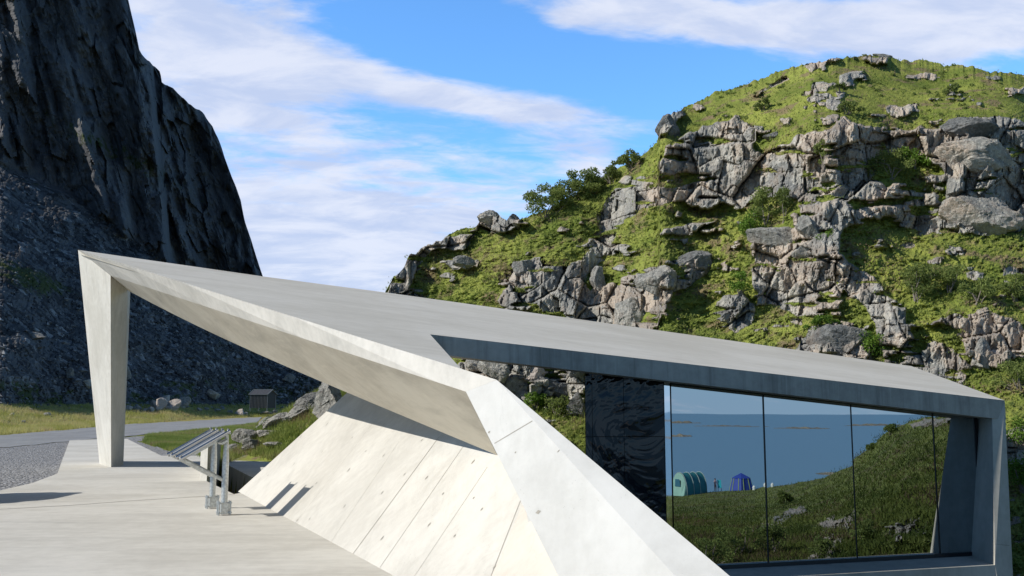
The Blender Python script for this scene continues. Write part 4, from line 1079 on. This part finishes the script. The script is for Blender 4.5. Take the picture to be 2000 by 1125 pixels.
for (px, py, hh, lb_) in ((1478, 957, 9, 'white round-topped water canister beside the blue tent'), (1500, 951, 8, 'white canister apart on the turf to the right of the blue tent')):
    p0 = head_at(px, py); D = p0[1]; q = D/F; c0 = np.array(p0); c0[2] = at(px, py, D)[2]
    o_ = empty('water_canister', tuple(mirror(c0)), lb_, 'canister')
    b = MB(); b.tube(c0, c0+np.array([0, 0, hh*q*.7]), 3*q, n=16); b.tube(c0+np.array([0, 0, hh*q*.7]), c0+np.array([0, 0, hh*q*.9]), 3*q, 1.2*q, n=16); vmesh('tank', b.v, b.f, M['white'], o_)
    b = MB(); b.tube(c0+np.array([0, 0, hh*q*.9]), c0+np.array([0, 0, hh*q]), 1.0*q, n=12); vmesh('cap', b.v, b.f, M['white'], o_)

# ------------------------------------------------------------------ steel lecterns
def lectern(px, py, label):
    g = flat(px, py); o = empty('steel_lectern', tuple(g), label, 'lectern', 'steel lecterns on the deck')
    Y = g[1]; up = lambda z, dx=0., dy=0.: g+np.array([dx, dy, z])
    # clamp foot
    b = MB(); b.box(up(.10), (.11, .10, .17)); b.build('foot_clamp', M['steel'], o, bevel=.008)
    for sx in (-1, 1):
        for sy in (-1, 1):
            b = MB(); b.tube(up(.0, sx*.085, sy*.055), up(.21, sx*.085, sy*.055), .012, n=10)
            for zz in (.04, .18): b.tube(up(zz, sx*.085, sy*.055), up(zz, sx*.04, sy*.04), .009, n=8); b.tube(up(zz-.01, sx*.085, sy*.055), up(zz+.01, sx*.085, sy*.055), .020, n=6)
            b.build('bolt', M['steel'], o)
    # leaning post with a flattened tapered head
    tp = up(1.14, .0); b = MB(); b.tube(up(.02), up(.80), .049, .048, n=18); b.tube(up(.80), up(1.18, .0), .048, .028, n=18); b.build('post', M['steel'], o, smooth=False)
    # brace running down-left to right
    b = MB(); b.tube(up(.50, .0), up(.86, -.66), .030, .028, n=14); b.build('brace', M['steel'], o)
    # reading panel
    lo = np.array([-.66, 0, .84]); hi = np.array([.0, 0, 1.22]); d = (hi-lo); L = np.linalg.norm(d); d /= L; nrm = np.array([-d[2], 0, d[0]]); ang = math.atan2(d[2], d[0]); Rr = Matrix.Rotation(-ang, 3, 'Y')
    c = up(0)+ (lo+hi)/2
    b = MB(); b.box(c, (L*.97, .42, .02), Rr); b.build('panel', M['panel'], o, bevel=.003)
    for sy in (-1, 1):
        b = MB(); e0 = up(0)+lo+np.array([0, sy*.22, 0])+nrm*.025; e1 = up(0)+hi+np.array([0, sy*.22, 0])+nrm*.025
        b.tube(e0, e1, .022, n=16); b.build('side_rail', M['alu'], o, smooth=False)
        for e in (e0, e1):
            b = MB(); b.tube(e-nrm*.045, e+nrm*.045, .016, n=10); b.tube(e-d*.015, e+d*.015, .030, n=14); b.build('rail_end', M['alu'], o)
    b = MB(); b.box(c-nrm*.035, (L*.5, .06, .04), Rr); b.box(up(1.08, -.05), (.1, .3, .03), Rr); b.build('bracket', M['steel'], o)
    o.rotation_euler.z = math.radians(28)
    return o
lectern(437, 1006, 'nearer of the two galvanised steel lecterns with tilted shiny reading panels')
lectern(414, 993, 'farther of the two galvanised steel lecterns, half hidden behind the nearer one')

# ------------------------------------------------------------------ shed by the road
sD = 150.; s0 = at(488, 802, sD); k_ = sD/F
sh = empty('storage_shed', tuple(at(508, 802, sD)), 'small dark slatted shed with pitched roof beside the road below the scree', 'shed')
sb = at(488, 803, sD); fw = np.array([33*k_, 0, 0]); sw_ = np.array([9*k_, 1.2*9*k_, 0]); H_ = 27*k_
zf = np.array([0, 0, 6*k_])
b = MB(); c = [sb, sb+fw, sb+fw+sw_*1.4, sb+sw_*1.4]
up_ = lambda q, z: np.array(q)+np.array([0, 0, z])
# slatted walls
P_ = [up_(q, 6*k_) for q in c]+[up_(q, H_+6*k_) for q in c]; rg0 = up_(lerp(c[0], c[3], .5), H_+13*k_); rg1 = up_(lerp(c[1], c[2], .5), H_+13*k_)
b.add(P_+[rg0, rg1], [(0, 1, 5, 4), (1, 2, 6, 5), (2, 3, 7, 6), (3, 0, 4, 7), (4, 8, 7), (5, 6, 9)]); b.build('slatted_wall', M['shedwood'], sh)
b = MB()
for i in range(13):
    q = lerp(c[0], c[1], i/12.)-np.array([0, .03, 0]); b.box(up_(q, 6*k_+H_/2), (.045, .04, H_))
b.build('slat', simple('weathered_slats', (.15, .16, .17), .7), sh)
for q in c:
    b = MB(); b.box(up_(q, 16*k_), (.09, .09, 32*k_)); b.build('post', M['shedtrim'], sh)
b = MB(); e0 = up_(c[0]-fw*.06-sw_*.15, H_+5*k_); e1 = up_(c[1]+fw*.06-sw_*.15, H_+5*k_); e2 = up_(c[2]+fw*.06+sw_*.15, H_+5*k_); e3 = up_(c[3]-fw*.06+sw_*.15, H_+5*k_); g0 = rg0-fw*.06+[0, 0, .12]; g1 = rg1+fw*.06+[0, 0, .12]
b.add([e0, e1, g1, g0, e3, e2]+[q-np.array([0, 0, .08]) for q in (e0, e1, g1, g0, e3, e2)], [(0, 1, 2, 3), (3, 2, 5, 4), (6, 9, 8, 7), (9, 10, 11, 8), (0, 6, 7, 1), (4, 5, 11, 10), (0, 3, 9, 6), (3, 4, 10, 9), (1, 7, 8, 2), (2, 8, 11, 5)]); b.build('roof', M['shedroof'], sh)
b = MB(); b.tube(g0, g1, .05, n=6); b.tube(e1, g1, .06, n=6); b.tube(e2, g1, .06, n=6); b.tube(e0, g0, .05, n=6); b.tube(e0, e1, .04, n=6); b.build('roof_trim', M['shedtrim'], sh)

# ------------------------------------------------------------------ boulders
def on_ground(x, y):
    return ray_ground(x, y)
rocks = [ # px, py(base), width px, height px, label, mat, where
 (311, 797, 20, 20, 'grey boulder at the left end of the roadside boulder pile', 'rock'), (325, 801, 28, 26, 'pale rounded boulder low at the front left of the roadside pile', 'pink'),
 (333, 786, 24, 20, 'orange-topped boulder highest in the roadside pile', 'pink'), (350, 801, 34, 26, 'big pink boulder in the middle of the roadside pile', 'pink'),
 (369, 798, 28, 28, 'pale grey boulder at the right end of the roadside pile', 'rock'), (282, 800, 16, 12, 'small pale stone left of the roadside boulder pile', 'rock'), (340, 798, 22, 20, 'dark boulder wedged behind the pink one in the roadside pile', 'rock'),
 (471, 811, 22, 15, 'pale pinkish boulder standing in dry grass left of the shed', 'pink'), (484, 811, 10, 8, 'small brown stone leaning on the boulder left of the shed', 'rock'), (523, 809, 30, 8, 'flat grey slab in front of the shed', 'rock')]
for i, (x, y, w, h, lb_, mt) in enumerate(rocks):
    p0 = flatgr(x, y+1) if y > 812 else at(x, y, 84.); s = p0[1]/F
    if y <= 812: p0 = mtn_at(x, y); s = p0[1]/F; p0 = p0-np.array([0, 2.2 if x < 400 else 1., .1])
    boulder(p0, (w*s*1.0, w*s*.85, h*s*1.05), lb_, 50+i, mt, rot=i*1.3, sink=.15, group='boulders beside the road')
for i, (x, y, w, h) in enumerate(((262, 799, 12, 8), (292, 803, 10, 7), (303, 804, 14, 8), (395, 803, 12, 7), (408, 800, 9, 6), (430, 803, 12, 7), (226, 802, 11, 7), (60, 826, 10, 6), (105, 812, 12, 7), (38, 812, 9, 6), (454, 806, 9, 6), (541, 807, 12, 6))):
    p0 = mtn_at(x, y); s = p0[1]/F
    where = ('just right of the column', 'left of the boulder pile', 'at the foot of the boulder pile', 'right of the boulder pile', 'further right of the boulder pile', 'midway between boulder pile and shed', 'hidden close behind the column foot', 'nearest the road on the left verge', 'near the column on the left verge', 'at the far left of the verge', 'left of the pinkish boulder by the shed', 'right of the shed')[i]
    boulder(p0-np.array([0, 1.5, .05]), (w*s*1.2, w*s, h*s*1.3), 'small pale stone in the roadside grass '+where, 240+i, 'pink' if i % 3 == 0 else 'rock', rot=i, sink=.15, group='small stones along the road verge', name='stone', cat='stone')
near_r = [(484, 866, 46, 34, 30., 'dark jagged rock in the grass right behind the lecterns'), (492, 876, 40, 16, 29.5, 'brownish flat stone below the dark jagged rock'), (522, 850, 34, 14, 33., 'small angular rock in grass right of the jagged rock'),
          (458, 880, 30, 12, 29., 'low pale stone in grass close to the dark stair opening'), (533, 872, 30, 9, 30., 'low stone almost sunk in the grass near the leaning wall')]
for i, (x, y, w, h, D, lb_) in enumerate(near_r):
    q = ray_ground(x, y); s = q[1]/F; boulder(q, (w*s*1.2, w*s, h*s*1.3), lb_, 80+i, 'rock', rot=i*.9, sink=.2, sub=4, group='rocks in the grass beside the deck')
q = ray_ground(560, 815); s = q[1]/F
for i_, (x_, y_, w_, h_, lb_) in enumerate(((516, 833, 46, 16, 'lowest flat slab of the rock ledge beside the road bend'), (546, 824, 48, 20, 'second cracked slab up the rock ledge from the road'), (578, 811, 50, 24, 'third slab of the rock ledge, halfway up the grassy knoll'), (606, 797, 46, 28, 'top slab of the rock ledge touching the tall pale block'))):
    q = ray_ground(x_, y_+4); s_ = q[1]/F
    boulder(q+np.array([0, .35, 0]), (w_*s_*1.35, 1.3, h_*s_*1.5), lb_, 210+i_, 'rock', rot=.2*i_, tilt=-.36, sink=.42, sub=4, name='rock_slab', cat='rock', group='slabs of the rock ledge')
boulder(at(642, 822, 33.), (62*34/F, 1.3, 76*34/F), 'tall pale block of rock at the top left corner of the leaning wall', 93, 'rock', rot=.3, sink=.1, sub=4, name='rock_block', cat='rock')
lft = [(342, 0, 15, 24, 'upright pale stone standing on the lower scree left of the column', 136, 738), (0, 0, 26, 16, 'bluish slab lying on the scree touching the left edge of the column', 171, 756), (0, 0, 22, 26, 'leaning grey slab on the scree just right of the column', 249, 742), (0, 0, 40, 14, 'brownish flat stone on the scree left of the column', 66, 660), (0, 0, 24, 18, 'lone pale stone high on the scree below the roof edge', 565, 745), (0, 0, 34, 20, 'broad grey rock low on the scree above the boulder pile', 415, 775)]
for i, (_, _, w, h, lb_, x, y) in enumerate(lft):
    p0 = mtn_at(x, y); s = p0[1]/F; boulder(p0, (w*s, w*s*.8, h*s*1.2), lb_, 110+i, 'rock', rot=i, sink=.2, group='large stones on the scree')
hl = [(1512, 484, 108, 40, .18, 'long overhanging slab of grey rock perched on the middle of the hill', 'rock'), (1583, 462, 56, 42, .3, 'dark boulder leaning on the right end of the overhanging slab', 'rock'), (1574, 502, 46, 36, .1, 'grey boulder propped underneath the dark boulder', 'rock'),
      (906, 519, 36, 22, 0, 'lone dark boulder on the grassy left shoulder of the hill', 'rock'), (1022, 540, 38, 42, .3, 'upright dark boulder on the slope left of the rocky gully', 'rock'), (1228, 634, 72, 74, .1, 'large square dark block just above the roof edge', 'rock'), (1168, 566, 36, 44, .5, 'leaning pointed block in the rocky gully', 'rock'),
      (1288, 570, 78, 52, .35, 'big slanting slab above the large square block', 'rock'), (1362, 530, 66, 44, -.2, 'rounded mottled boulder right of the slanting slab', 'rock'), (960, 440, 56, 28, 0, 'brownish crag on the skyline of the left shoulder', 'rock'), (1003, 440, 24, 24, .2, 'small split crag on the skyline right of the brownish crag', 'rock'),
      (1306, 262, 42, 42, 0, 'square crag standing out on the skyline', 'rock'), (1920, 452, 130, 92, .05, 'massive grey block jutting from the right of the cliff', 'rock'), (1915, 330, 150, 56, 0, 'broad flat-lying block above the massive one at the right of the cliff', 'rock'), (1900, 268, 110, 44, .05, 'rounded lichen-covered block topping the right of the cliff', 'rock'),
      (1640, 690, 100, 54, .0, 'dark rounded rock behind the roof below a green ledge', 'rock'), (1925, 720, 56, 62, .2, 'brown split boulder on the right beside the leaning cliff foot', 'rock'), (1955, 715, 34, 34, .3, 'small pink boulder at the right near the frame of the roof', 'pink'), (1724, 112, 42, 10, 0, 'flat rock on the very summit of the hill', 'rock'), (1510, 272, 30, 18, 0, 'pale rounded stone in the turf above the cliff', 'rock'),
      (930, 722, 34, 26, .2, 'square pale stone under the left of the dark fascia', 'rock'), (965, 742, 52, 40, .4, 'broad stone in the gap just above the roof tip', 'rock'), (1000, 768, 50, 44, .2, 'dark stone in the gap beside the roof tip', 'rock'), (1046, 740, 44, 40, .1, 'pinkish cracked stone high in the gap under the fascia', 'pink'), (1096, 775, 70, 34, .2, 'long pale whitish stone lying above the grass in the gap', 'rock'), (1062, 765, 44, 34, .6, 'tilted grey stone in the middle of the gap', 'rock'), (1122, 735, 40, 34, .5, 'grey stone touching the black panels', 'rock'), (1128, 812, 34, 40, .1, 'mottled stone in the grass against the black panels', 'rock'), (985, 725, 40, 26, .5, 'grey stone close beneath the fascia', 'rock'), (1030, 790, 60, 26, .3, 'low broad stone at the foot of the stones in the gap', 'rock')]
for i, (x, y, w, h, tl, lb_, mt) in enumerate(hl):
    p0 = hill_at(x, y); s = p0[1]/F; boulder(p0+np.array([0, .1, 0]), (w*s*1.12, min(w, h*1.4)*s*.8, h*s*1.15), lb_, 140+i, mt, rot=(i*.7) % .8-.4, tilt=tl*.6, sink=.14, sub=4, group='boulders on the hillside')
# boulder outside the frame that throws the shadow on the left of the deck
boulder((-11.0, 17.1, 0), (1.7, 3.0, 2.2), 'grey boulder on the gravel left of the deck', 201, 'rock', sink=.08)
# ------------------------------------------------------------------ shrubs
sh_l = [(1062, 425, 80, 70, 'pale green birch bush at the left end of the skyline thicket', 'leaf', 1500), (1105, 405, 80, 62, 'rounded birch bush second from the left in the skyline thicket', 'leafdk', 1500), (1150, 385, 80, 56, 'wide birch bush in the middle of the skyline thicket', 'leaf', 1500), (1195, 360, 70, 44, 'low dark bush right of the middle of the skyline thicket', 'leafdk', 1200), (1235, 330, 66, 38, 'small bush at the right end of the skyline thicket', 'leaf', 1000),
        (1497, 440, 56, 78, 'slender birch bush against the pink rock face', 'leaf', 1400), (1530, 430, 40, 60, 'thin dark bush right of the slender birch', 'leafdk', 800), (1470, 465, 60, 50, 'bright leafy bush above the overhanging slab', 'fern', 1000), (1740, 345, 90, 50, 'broad green bush in the hollow of the cliff band', 'leaf', 1500), (1790, 330, 70, 36, 'low yellow-green bush right of the hollow', 'fern', 900), (1608, 330, 30, 56, 'narrow bush growing down a crack of the cliff', 'leaf', 600),
        (1790, 590, 76, 70, 'dark rounded willow bush on the right slope', 'leafdk', 1600), (1850, 575, 80, 50, 'green willow bush right of the dark rounded one', 'leaf', 1500), (1910, 590, 70, 40, 'low bush further right on the right slope', 'leaf', 1100), (1985, 590, 60, 50, 'bush at the right edge of the right slope', 'leafdk', 1000), (1700, 700, 56, 50, 'bright fern clump behind the roof beside the dark rounded rock', 'fern', 900), (1445, 575, 40, 40, 'small bright birch seedling by the dark rocks', 'fern', 600), (1610, 500, 40, 50, 'green fern tuft in the gully beside the propped boulders', 'fern', 700),
        (1990, 760, 70, 50, 'leafy bush right of the roof corner', 'leaf', 1000), (1996, 870, 60, 60, 'yellow-green bush halfway down beside the window frame', 'fern', 900), (1996, 960, 60, 70, 'bright fern clump low beside the window frame', 'fern', 1000), (1640, 180, 40, 16, 'small shrub in the turf near the summit', 'leafdk', 300), (1655, 222, 60, 24, 'low shrub in the middle of the upper turf', 'leafdk', 500), (1850, 190, 60, 22, 'low shrub in the upper turf at the right', 'leafdk', 500), (1490, 215, 40, 18, 'small shrub in the upper turf left of the summit', 'leafdk', 300), (1600, 648, 80, 26, 'low green bush on the ledge just above the roof', 'fern', 800),
        (1085, 815, 60, 34, 'dark green fern clump in the grass of the gap', 'leafdk', 700), (1045, 800, 50, 30, 'bright fern clump below the stones of the gap', 'fern', 700)]
for i, (x, y, w, h, lb_, mt, n_) in enumerate(sh_l):
    p0 = hill_at(x, y); s = p0[1]/F; shrub(p0, w*s*(1.5 if 'thicket' in lb_ else 1.15), h*s*(.92 if 'thicket' in lb_ else 1.15), lb_, n=int(n_*(2.2 if 'thicket' in lb_ else 1.6)), leaf=1.9*s*1.15, mat=mt, seed=i, name='fern' if 'fern' in lb_ else 'shrub', cat='fern' if 'fern' in lb_ else 'shrub', group='bushes on the hill', clumps=14)
for i, (x, y, w, h, lb_) in enumerate(((1440, 1085, 110, 55, 'dense dark bush mirrored low in the first pane'), (1395, 1105, 90, 50, 'dark bush mirrored in the lower left corner of the windows'), (1505, 1080, 60, 60, 'bush mirrored across the first window joint'), (1525, 985, 30, 24, 'small lone bush mirrored on the open slope'), (1690, 1060, 90, 55, 'dark bush mirrored among pale rocks'), (1600, 1090, 60, 40, 'bush mirrored at the lower middle of the windows'), (1750, 850, 34, 20, 'small bush mirrored on the headland skyline'), (1715, 880, 24, 14, 'tiny bush mirrored on the steep skyline'))):
    p0 = head_at(x, y); s = p0[1]/F; rng2 = 300+i
    o = shrub(mirror(p0), w*s, h*s, lb_, n=1400, leaf=2.2*s, mat='leafdk', seed=rng2, group='bushes mirrored in the windows', clumps=14)

# ------------------------------------------------------------------ grass
rng = np.random.default_rng(11)
def hill_scatter(n, pred):
    ii = rng.integers(0, HPX.shape[1], n); jj = rng.integers(2, HPX.shape[0]-1, n)
    k = pred(hm[jj, ii], HPX[jj, ii], HPY[jj, ii]); return HP[jj[k], ii[k]]
P = hill_scatter(70000, lambda m_, x, y: (m_ < .4) & (x < 2100))
dsc = P[:, 1]/F
lab(blades('hill_grass', P, dsc*4.6, .022, M['blade'], n=4, seed=2, spread=.12, lean=.55), 'short green and brown turf covering the hillside', 'grass', kind='stuff')
P = hill_scatter(5200, lambda m_, x, y: (m_ < .4) & (x < 2100) & (fbm(x/40, y/25, 3, 66) > .53))
R0 = np.random.default_rng(8)
V, Fc, Tn = leaf_cloud(P+np.array([0, 0, .03]), P[:, 1]/F*4.5, 60000, .035, R0, .8)
lab(mesh('heath_plants', V, Fc, M['leaf'], attrs={'tint': Tn}), 'low leafy heath plants growing through the hillside turf', 'plants', kind='stuff')
# grass beside the deck and along the road
def field(n, x0, x1, y0, y1):
    X = rng.uniform(x0, x1, n); Y = rng.uniform(y0, y1, n); return np.stack([X, Y, zground(X, Y)], 1)
P = field(110000, -23, 1, 29, 60)
rx = P[:, 0]/P[:, 1]*F+1000
def in_road(P):
    poly = [tuple(q) for q in near]+[tuple(q) for q in far[::-1]]; return inpoly(P[:, 0], P[:, 1], poly)
pfn = inpoly(P[:, 0], P[:, 1], pf); dkn = inpoly(P[:, 0], P[:, 1], dpts)
lim = np.interp(P[:, 1], [29, 31, 36, 60], [-10.5, -11.2, -13.6, -20])
gvl = [tuple(flatgr(*q)[:2]) for q in ((240, 853), (262, 860), (300, 870), (345, 884), (392, 887), (392, 897), (240, 900))]
k = (~pfn) & (~dkn) & (~in_road(P)) & (P[:, 0] > np.maximum(lim-3, -.372*P[:, 1])) & (~inpoly(P[:, 0], P[:, 1], gvl))
P = P[k]
nxe = lambda Y: np.interp(Y, [q[1] for q in near], [q[0] for q in near])
P2 = field(60000, -40, -8, 56, 100); P2 = P2[(~in_road(P2)) & (P2[:, 0] > nxe(P2[:, 1])+.4) & (P2[:, 0] > -.372*P2[:, 1])]; P = np.concatenate([P, P2])
lab(blades('verge_grass', P, .26, .012, M['blade'], n=6, seed=4, spread=.08, lean=.4), 'long green grass growing between the road and the pavilion', 'grass', kind='stuff')
P = field(70000, -75, -12, 50, 108); k = (~in_road(P)) & (P[:, 0] < np.interp(P[:, 1], [40, 55, 82, 122], [-24, -26.5, -31, -30])); 
fx = np.interp(P[:, 1], [q[1] for q in far], [q[0] for q in far]); k = (~in_road(P)) & ((P[:, 0] < fx-.4) | (P[:, 1] > 112)); P = P[k]
ii = rng.integers(0, len(MX), 90000); jj = rng.integers(1, 140, 90000); kk = (MPX[jj, ii] > -60) & (MPX[jj, ii] < 560) & (MPY[jj, ii] > 791) & (MPY[jj, ii] < 840)
P = np.concatenate([P, MP[jj[kk], ii[kk]]])
lab(blades('roadside_grass', P, .42, .02, M['dryblade'], n=5, seed=6, spread=.14, lean=.35), 'tall yellowing grass along the far side of the road', 'grass', kind='stuff')
P = hill_scatter(9000, lambda m_, x, y: (m_ < .6) & (x > 930) & (x < 1160) & (y > 770) & (y < 920))
lab(blades('bank_grass', P, .30, .012, M['blade'], n=9, seed=9, spread=.10, lean=.4), 'bright long grass on the bank seen under the roof beside the black panels', 'grass', kind='stuff')
P = []
ii = rng.integers(0, RPX.shape[1], 40000); jj = rng.integers(2, RPX.shape[0]-1, 40000); k = (RPX[jj, ii] > 1290) & (RPX[jj, ii] < 1950) & (r_mask(RPX[jj, ii].astype(float), RPY[jj, ii]) < .5)
P = mirror(RP[jj[k], ii[k]])
lab(blades('meadow_grass', P, .16, .02, M['darkblade'], n=4, seed=12, spread=.25, lean=.6), 'green meadow and heath growth on the headland mirrored in the windows', 'grass', kind='stuff')
